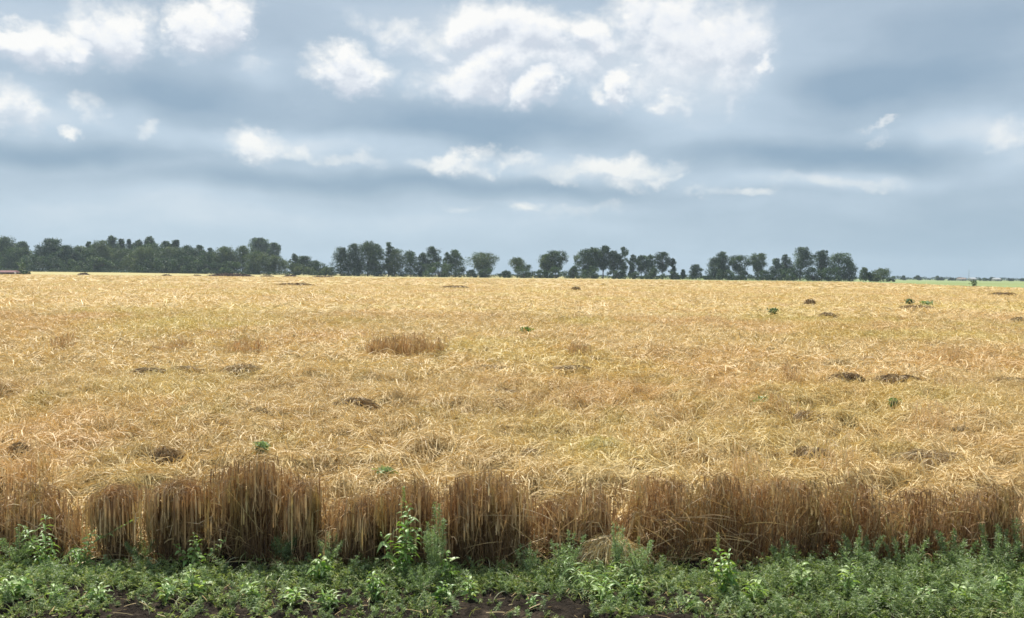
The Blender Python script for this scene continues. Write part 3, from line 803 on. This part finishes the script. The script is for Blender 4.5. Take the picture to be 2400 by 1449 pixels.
broad_weed(750, 1420, 1345, 5.6, 'bright broad-leaved weed in front of the lighter feathery weed', 3, .07, .034, 1, tone=.75)
broad_weed(110, 1400, 1262, 5.75, 'tall spiky leafy weed at the left end of the wheat', 4, .085, .016, 1.4, False, .2, .62)
broad_weed(195, 1400, 1290, 5.75, 'second spiky leafy weed right of the tall one at left', 3, .07, .015, 1.3, False, .2, .55)
feather_weed(45, 1400, 1300, 5.8, 90, 'feathery weed in the left corner of the verge', 1500, .5)
feather_weed(330, 1340, 1262, 6.02, 110, 'soft blue-green feathery weed below the gap between the two wheat clumps', 1700, .35)
broad_weed(455, 1390, 1292, 5.8, 'light green bushy weed in front of the round-topped wheat clump', 4, .06, .024, 1.2, tone=.72)
broad_weed(450, 1449, 1370, 5.3, 'bright yellow-green weed low at the bottom left of the picture', 3, .06, .028, 1.1, tone=.85)
feather_weed(1330, 1420, 1300, 5.7, 90, 'left-leaning feathery weed in front of the collapsed sheaf', 1700, .55)
feather_weed(1445, 1400, 1275, 5.8, 44, 'upright plume of feathery weed in front of the collapsed sheaf', 1300, .62)
feather_weed(1495, 1420, 1318, 5.75, 80, 'pale feathery weed right of the upright plume', 1500, .6)
broad_weed(1400, 1449, 1345, 5.45, 'arching grassy weed spreading bright blades below the collapsed sheaf', 5, .12, .012, 1.0, False, .3, .8)
broad_weed(1480, 1440, 1372, 5.4, 'low bright weed beside the arching grassy weed', 3, .07, .026, 1, tone=.75)
broad_weed(1700, 1449, 1320, 5.45, 'tall pale weed topped by a thin seed spike on the right half of the verge', 4, .07, .028, 1.5, True, .12, .72)
feather_weed(1240, 1410, 1328, 5.8, 70, 'thin feathery weed left of the left-leaning one at centre', 1000, .5)
feather_weed(1830, 1420, 1338, 5.85, 90, 'feathery weed left of the dense right-hand thicket', 1400, .4)
feather_weed(2010, 1430, 1308, 5.8, 110, 'taller feathery weed at the start of the right-hand thicket', 2200, .45)
feather_weed(2120, 1430, 1312, 5.75, 110, 'feathery weed in the middle of the right-hand thicket', 2200, .5)
feather_weed(2230, 1430, 1315, 5.8, 110, 'feathery weed with loose top toward the right corner', 2200, .4)
feather_weed(2330, 1430, 1298, 5.8, 110, 'tallest feathery weed near the right corner', 2200, .48)
feather_weed(2400, 1430, 1285, 5.85, 90, 'feathery weed cut by the right edge of the picture', 1800, .5)
broad_weed(1985, 1449, 1350, 5.4, 'leggy light green weed in front of the right-hand thicket', 2, .085, .022, 1, tone=.8)
broad_weed(2340, 1449, 1375, 5.35, 'yellow-green broad-leaved weed in the bottom right corner', 3, .075, .034, 1.1, tone=.85)
broad_weed(1880, 1449, 1368, 5.4, 'pale leaved weed low left of the leggy light green weed', 2, .075, .03, 1, tone=.85)
broad_weed(60, 1449, 1385, 5.25, 'broad-leaved weed in the bottom left corner of the picture', 4, .07, .03, 1, tone=.6)
broad_weed(225, 1449, 1390, 5.25, 'pointed-leaved weed at the bottom edge left of the bare soil', 3, .075, .018, 1, tone=.7)
broad_weed(590, 1449, 1395, 5.25, 'low pale weed at the bottom edge between two patches of bare soil', 3, .07, .024, 1, tone=.8)
broad_weed(1105, 1449, 1385, 5.3, 'low weed at the bottom edge right of the tall feathery weed', 2, .06, .022, 1, tone=.7)
broad_weed(880, 1449, 1372, 5.3, 'leafy weed at the bottom edge below the tallest broad-leaved weed', 4, .06, .026, 1, tone=.6)
broad_weed(20, 1449, 1372, 5.2, 'spiky bright weed in the very corner at bottom left', 3, 0.085, 0.018, 1, tone=0.75)
broad_weed(130, 1449, 1392, 5.2, 'small bright weed right of the bottom left corner plants', 3, 0.07, 0.024, 1, tone=0.8)
broad_weed(395, 1449, 1385, 5.25, 'narrow-leaved bright weed left of the yellow-green weed at the bottom', 3, 0.08, 0.02, 1, tone=0.8)
broad_weed(690, 1449, 1400, 5.2, 'bright weed with long pale leaves at the bottom edge, left of centre', 3, 0.09, 0.02, 1, tone=0.85)
broad_weed(765, 1449, 1398, 5.2, 'low narrow-leaved weed right of the one with long pale leaves', 3, 0.08, 0.018, 1, tone=0.7)
broad_weed(1030, 1449, 1395, 5.25, 'dark green weed at the bottom edge right of the low dark feathery weed', 3, 0.07, 0.024, 1, tone=0.5)
broad_weed(1250, 1449, 1412, 5.2, 'small bluish low weed on the bare soil at the bottom centre', 2, 0.05, 0.02, 1, tone=0.6)
broad_weed(1425, 1449, 1380, 5.3, 'leafy weed at the bottom edge under the arching grassy weed', 4, 0.08, 0.024, 1, tone=0.8)
broad_weed(1620, 1449, 1410, 5.2, 'small weed left of the tall pale weed at the bottom edge', 2, 0.07, 0.022, 1, tone=0.8)
broad_weed(1760, 1449, 1378, 5.3, 'spreading bright weed right of the tall pale weed', 3, 0.085, 0.026, 1, tone=0.85)
broad_weed(2050, 1449, 1398, 5.25, 'pale-leaved weed at the bottom edge below the right-hand thicket', 3, 0.075, 0.026, 1, tone=0.8)
broad_weed(2160, 1449, 1400, 5.25, 'bright weed at the bottom edge below the middle of the thicket', 3, 0.08, 0.022, 1, tone=0.75)
broad_weed(2265, 1449, 1385, 5.25, 'yellow-green weed left of the bottom right corner plants', 3, 0.08, 0.03, 1, tone=0.85)
broad_weed(2400, 1449, 1360, 5.3, 'leafy weed cut by the bottom right corner', 3, 0.09, 0.026, 1, tone=0.7)
feather_weed(985, 1449, 1370, 5.35, 100, 'low dark feathery weed at the bottom edge at centre', 1500, .4)

# ------------------------------------------------------------------ trees
def tree(px, top, wpx, label, d=560, kind='dense', name='deciduous_tree', mat=None, group='trees along the far edge of the field', cat='tree', low=None, lobes=None, seed=0, dens=1.0, leaf=None, flat=1.0):
    r_ = np.random.default_rng(int(px * 7 + top) + seed)
    xc = px2x(px, d) ; 
    p_top = at(px, top, d); xc = p_top[0]; wpx = wpx * (1.3 if kind != 'bush' else 1.1)
    zb = float(terrain(xc, d)); H = p_top[2] - zb; Wm = wpx * d / FPX
    t_ = thing(name, label, cat, (xc, d, zb), group)
    lw = {'dense': .06, 'open': .32, 'column': .10, 'bush': .0, 'round': .16}[kind] if low is None else low
    # lobes
    nl = lobes or {'dense': 20, 'open': 17, 'column': 12, 'bush': 9, 'round': 16}[kind]
    ctr = []; rad = []
    for i in range(nl):
        f = (i + .5) / nl
        zz = lw + (1 - lw) * f
        # envelope of crown half width at this height
        e = {'dense': np.interp(zz, [0, .25, .6, .85, 1], [.9, 1, .92, .6, .22]),
             'open': np.interp(zz, [.2, .45, .6, .75, .9, 1], [.35, .6, .95, 1, .75, .35]),
             'column': np.interp(zz, [0, .2, .7, 1], [.55, .85, 1, .35]),
             'bush': np.interp(zz, [0, .4, .8, 1], [1, 1, .7, .3]),
             'round': np.interp(zz, [0, .3, .6, .85, 1], [.6, .95, 1, .7, .3])}[kind]
        for j in range(2 if f < .8 else 1):
            a = r_.uniform(0, 2 * np.pi)
            rr = min(Wm / 2 * r_.uniform(.22, .42) + .3 * H / nl, H * .3)
            q = max(0, Wm / 2 * 1.06 * e - rr * .85) * r_.uniform(.35, 1.0)
            ctr.append((np.cos(a) * q, np.sin(a) * q * .8, max(min(H * zz, H - rr * .75), rr * .5))); rad.append(rr)
    # guarantee the side extents and the top
    ctr.append((0, 0, H - Wm * .10)); rad.append(min(Wm * .13, H * .2))
    ctr = np.array(ctr); rad = np.array(rad)
    ns = 5 if kind != 'bush' else 3
    dv = unit(r_.normal(size=(len(rad), ns, 3)) + np.array([0, 0, .25]))
    c2 = (ctr[:, None] + dv * (rad[:, None, None] * .75)).reshape(-1, 3); r2 = (rad[:, None] * r_.uniform(.3, .55, (len(rad), ns))).ravel()
    c2[:, 2] = np.minimum(c2[:, 2], H - r2 * .6)
    ctr = np.concatenate([ctr, c2]); rad = np.concatenate([rad * .85, r2])
    n = int((1300 + 24 * Wm * H * .95) * dens)
    i = r_.choice(len(rad), n, p=rad ** 2 / np.sum(rad ** 2))
    dv = unit(r_.normal(size=(n, 3)))
    sh = r_.uniform(.25, 1.12, n) ** .6
    c = ctr[i] + dv * (rad[i] * sh)[:, None] * np.array([1.05, 1.0, .85])
    # sprays sticking out of the outline
    k = n // 10
    o_ = unit(c[:k] - np.array([0, 0, H * .45])); c[:k] += o_ * r_.uniform(0, .8, (k, 1)) * Wm * .06
    c[:, 2] = np.clip(c[:, 2], .15, None)
    ls = (leaf or .52) * d / 560
    s = Soup()
    lt = r_.normal(.52, .2, len(rad)) + (.10 if r_.random() < .35 else 0) - (.1 if r_.random() < .3 else 0)
    tone = np.clip(lt[i] + r_.normal(0, .12, n), 0, 1)
    leaves(s, c, r_.normal(size=(n, 3)), r_.normal(size=(n, 3)), r_.uniform(.7, 1.5, n) * ls, r_.uniform(.6, 1.2, n) * ls, tone)
    # trunk and limbs
    b = Soup(); th = H * (.62 if kind != 'bush' else .3); tr = max(.10, H * .018)
    nst = 1 if kind != 'bush' else 3
    for q in range(nst):
        lean = r_.normal(0, .03 * H, 2) if nst == 1 else r_.normal(0, .12 * H, 2)
        tp = np.linspace(0, 1, 6)
        path = np.stack([lean[0] * tp ** 1.5, lean[1] * tp ** 1.5, th * tp - .05], -1)
        tube(b, path, tr * np.interp(tp, [0, .1, 1], [1.35, 1, .45]), 7, r_.uniform(.2, .7))
        sel = r_.choice(len(rad), min(len(rad), 7), replace=False)
        for g in sel:
            f = r_.uniform(.35, .95); st = np.array([np.interp(f, tp, path[:, j]) for j in range(3)]); en = ctr[g]
            mid = (st + en) / 2 + np.array([0, 0, -.04 * H])
            tube(b, np.stack([st, mid, en]), [tr * .45, tr * .3, tr * .1], 5, .4)
    b.obj('trunk', m_bark, t_)
    s.obj('crown', mat or m_crown, t_)
    return t_
LW = 'trees of the wood at left'
T = tree
P2 = m_crown2
left = [(8,556,84,'dense','large rounded tree cut by the left edge of the picture',600,None),
 (50,566,42,'dense','lower tree on the right shoulder of the large edge tree',595,None),
 (118,560,72,'dense','rounded tree right of the first dip in the left wood skyline',600,None),
 (158,576,52,'dense','lower rounded tree right of the first rounded one after the dip',590,None),
 (184,577,48,'dense','low flat-topped tree in the left part of the wood',600,P2),
 (207,567,26,'column','small dark tree top poking above the flat-topped trees',640,None),
 (238,564,50,'dense','pale green broad tree below the highest treetop of the left wood',585,P2),
 (262,553,36,'round','highest treetop of the left wood, a knobbly dark crown',640,None),
 (285,560,22,'column','narrow dark crown right of the highest treetop',645,None),
 (302,561,22,'column','second narrow dark crown, left of the twin-humped tree',642,None),
 (325,563,40,'dense','left hump of the twin-humped treetop in the wood',630,None),
 (350,555,42,'round','right and higher hump of the twin-humped treetop',635,None),
 (330,580,80,'dense','broad lighter tree in front of the twin-humped treetop',580,P2),
 (390,565,30,'round','small crown left of the flat-topped pair in the wood',625,None),
 (412,563,36,'dense','flat-topped crown before the skyline of the wood falls away',620,None),
 (437,575,34,'dense','steep-sided tree right of the flat-topped crown',600,None),
 (467,575,26,'column','dark knob-topped tree between two notches in the skyline',615,None),
 (493,581,24,'column','small low dark knob right of the knob-topped tree',612,None),
 (445,598,100,'dense','long low rounded tree in front of the two notches',575,None),
 (525,579,64,'dense','pale rounded tree near the middle of the left wood',590,P2),
 (568,577,60,'dense','broad green tree left of the tall bluish tree',592,P2),
 (606,590,74,'dense','light green tree standing in front of the tall bluish tree',575,P2),
 (645,602,62,'dense','sloping green tree right below the tall bluish tree',580,P2),
 (690,595,22,'column','small pointed treetop where the wood slopes down',600,None),
 (712,600,34,'round','low rounded tree right of the small pointed treetop',595,None),
 (738,611,48,'dense','low dark tree near the right end of the left wood',590,None),
 (700,618,90,'bush','low spreading bush at the sloping right end of the left wood',570,P2),
 (765,626,46,'bush','last low bush of the left wood beside the big dome tree',565,P2),
 (540,612,120,'bush','long low thicket at the foot of the left wood',568,None),
 (220,603,120,'dense','dark underwood tree in the shade of the left wood',575,None),
 (90,600,100,'dense','dark underwood tree below the first dip in the skyline',575,None),
 (140,578,90,'dense','rounded mid-height tree filling the wood right of the first dip',597,None),
 (285,583,90,'dense','green mid-height tree below the two narrow dark crowns',598,P2),
 (445,582,100,'dense','dark tree filling the wood below the steep-sided tree',598,None),
 (495,589,80,'dense','dark tree filling the wood below the small low knob',590,None),
 (40,580,100,'dense','dark tree in front at the left edge of the wood',590,None),
 (350,572,90,'dense','full green tree right below the twin-humped treetop',603,None),
 (400,580,80,'dense','full pale tree below the flat-topped pair',596,P2),
 (215,580,70,'dense','full dark tree below the small dark tree top',596,None),
 (380,605,110,'dense','dark underwood tree below the flat-topped pair',572,None)]
for (px, tp, wp, kd, lb, d, mt) in left:
    T(px, tp, wp, lb, d, kd, mat=mt, group=LW)
T(608, 558, 46, 'tall bluish tree with open crown rising behind the left wood', 760, 'open', group=LW, low=.45, dens=.8)
T(643, 569, 30, 'right-hand open crown beside the tall bluish tree', 750, 'open', group=LW, low=.35, dens=.7)
row = [(800,580,52,'dense','left shoulder tree of the big dome-shaped clump',None),
 (830,571,50,'dense','tall tree on the left of the big dome-shaped clump',None),
 (862,566,60,'dense','tallest dome tree at the heart of the big clump',None),
 (882,572,46,'dense','right-hand tree of the big dome-shaped clump',None),
 (911,568,26,'column','thin pointed tree behind the dip after the big dome',None),
 (925,583,46,'dense','lower tree right of the big dome with paler top',P2),
 (962,589,52,'dense','flat-topped tree in the dense stretch after the dome',None),
 (990,592,30,'dense','small tree left of the rounded tall crown',None),
 (1013,578,42,'round','rounded tall crown near the right end of the dense stretch',None),
 (1048,592,28,'column','narrow tree left half of the last pair of the dense stretch',None),
 (1068,586,40,'dense','rounded tree ending the dense stretch before the first sky gap',None),
 (1132,592,68,'open','isolated spreading tree with fan-shaped crown between two sky gaps',P2),
 (1214,604,34,'open','small pale tree standing above dark shrubs, second of the isolated trees',P2),
 (1284,596,46,'open','left half of the wide spreading isolated tree with layered branches',P2),
 (1302,588,46,'open','right half of the wide spreading isolated tree with layered branches',None),
 (1368,584,48,'dense','left tree of the tall central clump',None),
 (1392,580,44,'open','broad-topped tree in the tall central clump',None),
 (1414,576,36,'open','tallest tree of the central clump',None),
 (1438,588,34,'open','leaning tree at the right of the central clump',None),
 (1461,579,28,'column','ragged column tree with forked pointed top',None),
 (1483,597,20,'column','slim low column tree after the ragged forked one',None),
 (1504,599,32,'open','thin-crowned tree with sky between its limbs',None),
 (1525,597,30,'dense','dark upright tree left of the square-topped one',None),
 (1553,591,34,'open','square-topped tree near the right end of the central row',None),
 (1577,605,18,'column','thin lone column tree right of the square-topped one',None),
 (1601,632,13,'column','tiny tree alone left of the small pointed tree',None),
 (1632,620,30,'round','small pointed tree standing alone before the right-hand clump',None),
 (1676,602,44,'dense','lower left tree of the right-hand clump',None),
 (1694,590,38,'dense','pointed-topped tall tree at the left of the right-hand clump',None),
 (1732,598,46,'open','wide-headed tree with visible trunk in the right-hand clump',None),
 (1779,594,40,'open','loose layered tree standing apart in the right-hand clump',P2),
 (1820,606,34,'dense','lower dark tree left of the tallest right-hand tree',None),
 (1840,596,28,'column','spiky-topped tree left of the tallest right-hand tree',None),
 (1877,580,52,'round','tallest tree of the right-hand clump with heavy rounded crown',None),
 (1927,587,36,'open','tall crooked tree with a sky gap on its left',None),
 (1967,594,58,'round','broad umbrella-shaped tree at the right of the clump',None),
 (1992,612,34,'dense','sloping tree on the right side of the umbrella-shaped one',None),
 (2024,627,22,'round','pale yellowish small tree after the right-hand clump',P2),
 (2038,638,14,'round','tiny bluish tree between the pale tree and the last round tree',None),
 (2064,629,44,'round','last round pale tree before the open green plain',P2)]
for (px, tp, wp, kd, lb, mt) in row:
    T(px, tp, wp, lb, 560 if px < 2000 else 520, kd, mat=mt, dens=.8)
shr = [(1030,615,90,'dark shrub below the rounded tall crown'),(1140,628,50,'dark shrub at the foot of the fan-shaped tree'),(1105,632,30,'small grey shrub left of the fan-shaped tree'),
 (1185,634,34,'low shrub in the first sky gap after the fan-shaped tree'),(1228,621,54,'dark shrub under the small pale tree'),(1265,632,44,'low shrub left of the wide spreading tree'),
 (1305,625,60,'dark shrub under the wide spreading tree'),(1345,624,30,'shrub between the wide spreading tree and the central clump'),(1385,624,50,'dark shrub under the left of the central clump'),
 (1445,634,60,'dark shrub under the ragged column tree'),(1490,638,40,'low shrub under the slim column tree'),(1535,628,44,'dark shrub under the square-topped tree'),(1580,637,28,'low shrub under the thin lone column tree'),
 (1655,646,30,'very low shrub beside the small pointed tree'),(1700,632,60,'dark shrub at the left foot of the right-hand clump'),(1745,636,40,'dark shrub under the wide-headed tree'),
 (1790,632,50,'dark shrub under the loose layered tree'),(1850,628,70,'dark shrub under the spiky-topped tree'),(1905,626,50,'dark shrub below the sky gap of the right-hand clump'),
 (1945,626,60,'dark shrub under the umbrella-shaped tree'),(2045,645,40,'green shrub before the last round tree'),(2085,652,24,'low green shrub right of the last round tree')]
for (px, tp, wp, lb) in shr:
    T(px, tp, wp, lb, 545, 'bush', 'shrub', group='shrubs under the tree row', cat='shrub', dens=.7)
# long low undergrowth joining the row
def low_mass(name, x0, x1, d, H, n, label, mat, leaf=.5, depth=6):
    s = Soup(); x = rng.uniform(x0, x1, n); hh = H * (.35 + .9 * fbm(x * .12, x * 0, 44, 3))
    z = hh * rng.random(n) ** .7; y = d + rng.uniform(-depth, depth, n) * np.sqrt(np.clip(1 - z / (hh + .2), 0, 1))
    c = np.stack([x, y, terrain(x, y) + z], -1)
    leaves(s, c, rng.normal(size=(n, 3)), rng.normal(size=(n, 3)), rng.uniform(.7, 1.5, n) * leaf, rng.uniform(.6, 1.2, n) * leaf, np.clip(rng.normal(.4, .18, n), 0, 1))
    tag(s.obj(name, mat), label, kind='stuff')
low_mass('undergrowth', px2x(-150, 560), px2x(2000, 560), 566, 2.6, 26000, 'dark tangled undergrowth at the foot of the tree row', m_crown)
low_mass('distant_hedge', px2x(1560, 1500), px2x(2700, 1500), 1500, 5.5, 9000, 'thin bluish hedge line on the horizon at right', m_crown, 1.6, 10)
far = [(2093,648,18,'first low distant tree right of the last round tree'),(2118,646,13,'small square distant tree on the plain'),(2151,646,18,'distant pointed tree between the square one and the twin trees'),
 (2197,647,13,'left one of the distant twin trees'),(2207,650,12,'right one of the distant twin trees'),(2229,651,16,'low distant tree left of the houses'),(2243,653,14,'low distant tree touching the brown roof'),
 (2305,652,26,'distant tree right of the white-roofed house'),(2326,650,18,'distant humped tree near the right edge'),(2342,652,16,'low distant tree beside the humped tree'),(2368,653,16,'distant tree close to the right edge'),(2397,653,14,'distant tree cut by the right edge')]
for (px, tp, wp, lb) in far:
    T(px, tp, wp, lb, 1150, 'bush', 'distant_tree', group='trees far out on the plain', dens=.25, leaf=.7)
T(2282, 657, 17, 'lone ragged shrub standing in the green pasture at right', 240, 'round', 'shrub', group='shrubs under the tree row', cat='shrub', low=.1, dens=.12, leaf=.7, mat=P2)

# ------------------------------------------------------------------ small far things
def simple_mat(name, col, rough=.7):
    m, g = material(name)
    geo = g.n('ShaderNodeNewGeometry')
    nz = g.noise(geo.outputs['Position'], 1.2, 4, .6)
    p = g.n('ShaderNodeBsdfPrincipled'); p.inputs['Roughness'].default_value = rough
    g.put(p.inputs['Base Color'], g.mix(g.ramp(nz, .3, .7), tuple(c * .8 for c in col), col))
    out = g.n('ShaderNodeOutputMaterial'); g.put(out.inputs[0], p.outputs[0]); return m
m_wall = simple_mat('house_wall', (.55, .52, .47)); m_roofw = simple_mat('white_metal_roof', (.46, .47, .48), .4)
m_roofb = simple_mat('brown_roof', (.30, .22, .19)); m_roofp = simple_mat('faded_red_metal', (.20, .09, .085), .9)
m_dark = simple_mat('dark_rusty_wall', (.10, .06, .055)); m_white = simple_mat('white_paint', (.85, .84, .80), .4); m_steel = simple_mat('galvanised_steel', (.35, .36, .37), .5)
def box(x0, x1, y0, y1, z0, z1):
    V = [(x, y, z) for x in (x0, x1) for y in (y0, y1) for z in (z0, z1)]
    return V, [(0, 1, 3, 2), (4, 6, 7, 5), (0, 4, 5, 1), (2, 3, 7, 6), (0, 2, 6, 4), (1, 5, 7, 3)]
def gable(w_, dp, z0, z1, ov=.4):
    V = [(-w_ - ov, -dp - ov, z0), (w_ + ov, -dp - ov, z0), (w_ + ov, dp + ov, z0), (-w_ - ov, dp + ov, z0), (-w_ * .96, 0, z1), (w_ * .96, 0, z1)]
    return V, [(0, 1, 5, 4), (2, 3, 4, 5), (1, 2, 5, 5), (3, 0, 4, 4), (0, 3, 2, 1)]
def building(px, wpx, d, wall_h, roof_h, label, mw, mr, name='house', cat='house', door=True):
    x = px2x(px, d); hw = wpx * d / FPX / 2; z = float(terrain(x, d))
    t_ = thing(name, label, cat, (x, d, z), None)
    V, F = box(-hw, hw, -3.5, 3.5, -.1, wall_h); mesh_obj('wall', V, F, mw, parent=t_)
    V, F = gable(hw, 3.5, wall_h + .003, wall_h + roof_h)
    me = bpy.data.meshes.new('roof'); me.from_pydata(V, [], [tuple(dict.fromkeys(f)) for f in F]); me.materials.append(mr)
    o = bpy.data.objects.new('roof', me); C.objects.link(o); o.parent = t_
    if door:
        V, F = box(-.6, .6, -3.56, -3.44, 0, min(2.1, wall_h - .2)); mesh_obj('door', V, F, m_dark, parent=t_)
        for k, wx in enumerate((-hw * .6, hw * .6)):
            V, F = box(wx - .6, wx + .6, -3.55, -3.44, .9, min(2.1, wall_h - .2)); mesh_obj('window', V, F, m_steel, parent=t_)
    return t_
building(2277, 13, 1000, 2.6, 1.6, 'tiny distant white-roofed house below the mast', m_wall, m_roofw)
building(2252, 17, 1080, 2.4, 1.6, 'tiny distant brown-roofed house left of the mast', m_wall, m_roofb)
building(2334, 15, 1080, 2.6, 1.5, 'tiny distant pale-roofed house near the right edge', m_wall, m_roofw)
building(22, 40, 430, 1.2, .9, 'long low shed with faded pinkish red roof at the left edge', m_dark, m_roofp, 'shed', 'shed')
def mast(px, top, d, label):
    x = px2x(px, d); z = float(terrain(x, d)); H = at(px, top, d)[2] - z
    t_ = thing('mast', label, 'mast', (x, d, z))
    s = Soup()
    for a in (0, 2.1, 4.2):
        b_ = np.array([np.cos(a), np.sin(a), 0]) * .5
        tube(s, [b_, b_ * .8 + [0, 0, H * .5], b_ * .35 + [0, 0, H]], [.08, .07, .05], 5, .5)
    s.obj('legs', m_steel, t_)
    s = Soup()
    for k in range(14):
        f0, f1 = k / 14, (k + 1) / 14
        a0, a1 = (k % 3) * 2.1, ((k + 1) % 3) * 2.1
        tube(s, [np.array([np.cos(a0) * .5 * (1 - .6 * f0), np.sin(a0) * .5 * (1 - .6 * f0), H * f0]), np.array([np.cos(a1) * .5 * (1 - .6 * f1), np.sin(a1) * .5 * (1 - .6 * f1), H * f1])], [.03, .03], 4, .5)
    s.obj('bracing', m_steel, t_)
mast(2269, 632, 1000, 'thin lattice mast rising over the distant white-roofed house')
# white marker board on a short post in front of the shed
d = 392.0; x = px2x(36, d)
t_ = thing('marker_post', 'small bright white marker board standing before the low shed', 'marker', (x, d, 0))
s = Soup(); tube(s, [(0, 0, 0), (0, 0, .9), (0, 0, 1.5)], [.05, .05, .05], 6, .5); s.obj('post', m_white, t_)
V, F = box(-.38, .38, -.09, -.052, .55, 1.45); mesh_obj('board', V, F, m_white, parent=t_)
# brush heaps and a bare snag in the strip before the left wood
m_brush = foliage('brushwood', [(0, (.06, .04, .032)), (.5, (.14, .095, .075)), (1, (.26, .18, .14))], 0, .8, .2)
def brush(px, py, wpx, hpx, d, label, n=500):
    x = px2x(px, d); z = float(terrain(x, d)); hw = wpx * d / FPX / 2; H = hpx * d / FPX
    t_ = thing('brush_pile', label, 'brush pile', (x, d, z), 'brush piles in the strip before the wood')
    # earth core
    u_ = np.linspace(-1, 1, 25); v_ = np.linspace(-1, 1, 11); U, Vv = np.meshgrid(u_, v_)
    Z = H * .8 * np.sqrt(np.clip(1 - U ** 2, 0, 1)) * np.sqrt(np.clip(1 - Vv ** 2, 0, 1)) * (.55 + .7 * fbm(U * 3 + px, Vv * 2, 5, 3)) - .05
    V, F = grid_mesh(U * hw, Vv * 2.0, Z); mesh_obj('core', V, F, m_brush, np.full(len(V), .35), t_)
    a = rng.uniform(-1, 1, n); b = rng.uniform(-1, 1, n); zz = H * .8 * np.sqrt(1 - a ** 2 * .98) * np.sqrt(1 - b ** 2 * .9) * rng.uniform(.4, 1.1, n)
    c = np.stack([a * hw, b * 2, zz], -1); dv = rng.normal(size=(n, 3)) * np.array([1, .5, .3]); dv = unit(dv) * rng.uniform(.3, 1.1, (n, 1))
    s = Soup(); ribbons(s, np.stack([c - dv, c, c + dv + rng.normal(0, .1, (n, 3))], 1), np.full((n, 3), .16), np.clip(rng.normal(.5, .25, n), 0, 1), face=(0, -1, .5))
    s.obj('twigs', m_brush, t_)
brush(196, 643, 18, 7, 405, 'small dark square brush pile in the pale strip at left')
brush(390, 644, 12, 4, 405, 'smallest brush pile, right of the square one')
brush(462, 645, 9, 3, 405, 'tiny brush heap left of the long brown bank')
brush(540, 645, 104, 9, 405, 'long brown bank of brushwood before the left wood', 1600)
brush(625, 646, 26, 4, 405, 'low brush heap right of the long brown bank')
brush(680, 646, 28, 6, 405, 'rounded grey brush heap near the right end of the left wood')
brush(758, 648, 50, 4, 405, 'low dark bank of brush ending beside the big dome tree')
T(58, 633, 30, 'small dark bush right beside the pink-roofed shed', 415, 'bush', 'shrub', group='shrubs under the tree row', cat='shrub', dens=.3, leaf=.7)
T(53, 616, 16, 'thin grey half-bare sapling growing beside the pink-roofed shed', 420, 'column', 'sapling', cat='tree', mat=P2, group=None, dens=.12, leaf=.6)
# green weeds standing in the crop
def crop_weed(px, py, wpx, hpx, label, tone=.25, mat=None):
    Y = gy(px, py); c = at(px, py, Y); z = float(field_z(c[0], Y)) - .02
    t_ = thing('green_weed', label, 'weed', (c[0], Y, z), 'green weeds standing in the crop')
    H = hpx * Y / FPX * .8 + .03; hw = wpx * Y / FPX / 2 * .85; n = 200; tone = tone + .05
    ss = Soup()
    for k in range(5):
        tx = rng.uniform(-.7, .7) * hw
        tube(ss, [(0, 0, 0), (tx * .4, .02, H * .5), (tx, 0, H * rng.uniform(.7, 1))], [.012, .009, .005], 5, .4)
    ss.obj('stem', m_stem, t_)
    s = Soup(); c_ = np.stack([rng.normal(0, .5, n) * hw * rng.uniform(.4, 1.1, n), rng.normal(0, .3, n) * hw, H * rng.beta(1.6, 1.2, n)], -1)
    l_ = max(.05, Y * .004)
    leaves(s, c_, rng.normal(size=(n, 3)) + (0, 0, .5), rng.normal(size=(n, 3)), rng.uniform(.6, 1.3, n) * l_, rng.uniform(.3, .5, n) * l_, np.clip(rng.normal(tone, .15, n), 0, 1))
    s.obj('foliage', mat or m_weed, t_)
crop_weed(1231, 784, 34, 20, 'dark green weed alone at the centre of the field', .15)
crop_weed(1812, 737, 30, 16, 'dark ragged weed far out on the right of the field', .1, m_feather)
crop_weed(2131, 712, 22, 12, 'small dark weed beside the distant brown ridge at right', .1, m_feather)
crop_weed(1790, 950, 40, 24, 'dull green weed beside the short upright olive tuft', .3, m_feather)
crop_weed(2095, 946, 30, 14, 'small green weed below the low brown straw ridge', .3)
crop_weed(612, 1055, 50, 22, 'faint bright green grass tuft behind the left fringe', .45, m_feather)
crop_weed(905, 1108, 60, 14, 'pale green grass patch just behind the fringe at centre left', .5, m_feather)
crop_weed(2172, 716, 40, 10, 'low olive weed right of the small dark weed', .4, m_feather)

# ------------------------------------------------------------------ haze: even thin air in a closed box around the scene
HAZE = 0.00013
hz, hzg = material('summer_haze')
hv = hzg.n('ShaderNodeVolumePrincipled')
hv.inputs['Color'].default_value = (.72, .87, 1.0, 1); hv.inputs['Density'].default_value = HAZE; hv.inputs['Anisotropy'].default_value = 0.2
ho = hzg.n('ShaderNodeOutputMaterial'); hzg.put(ho.inputs['Volume'], hv.outputs[0])
V, F = box(-2600, 2600, -60, 2600, -3, 60)
if HAZE > 0: tag(mesh_obj('haze', V, F, hz), 'thin bluish summer haze', kind='stuff')
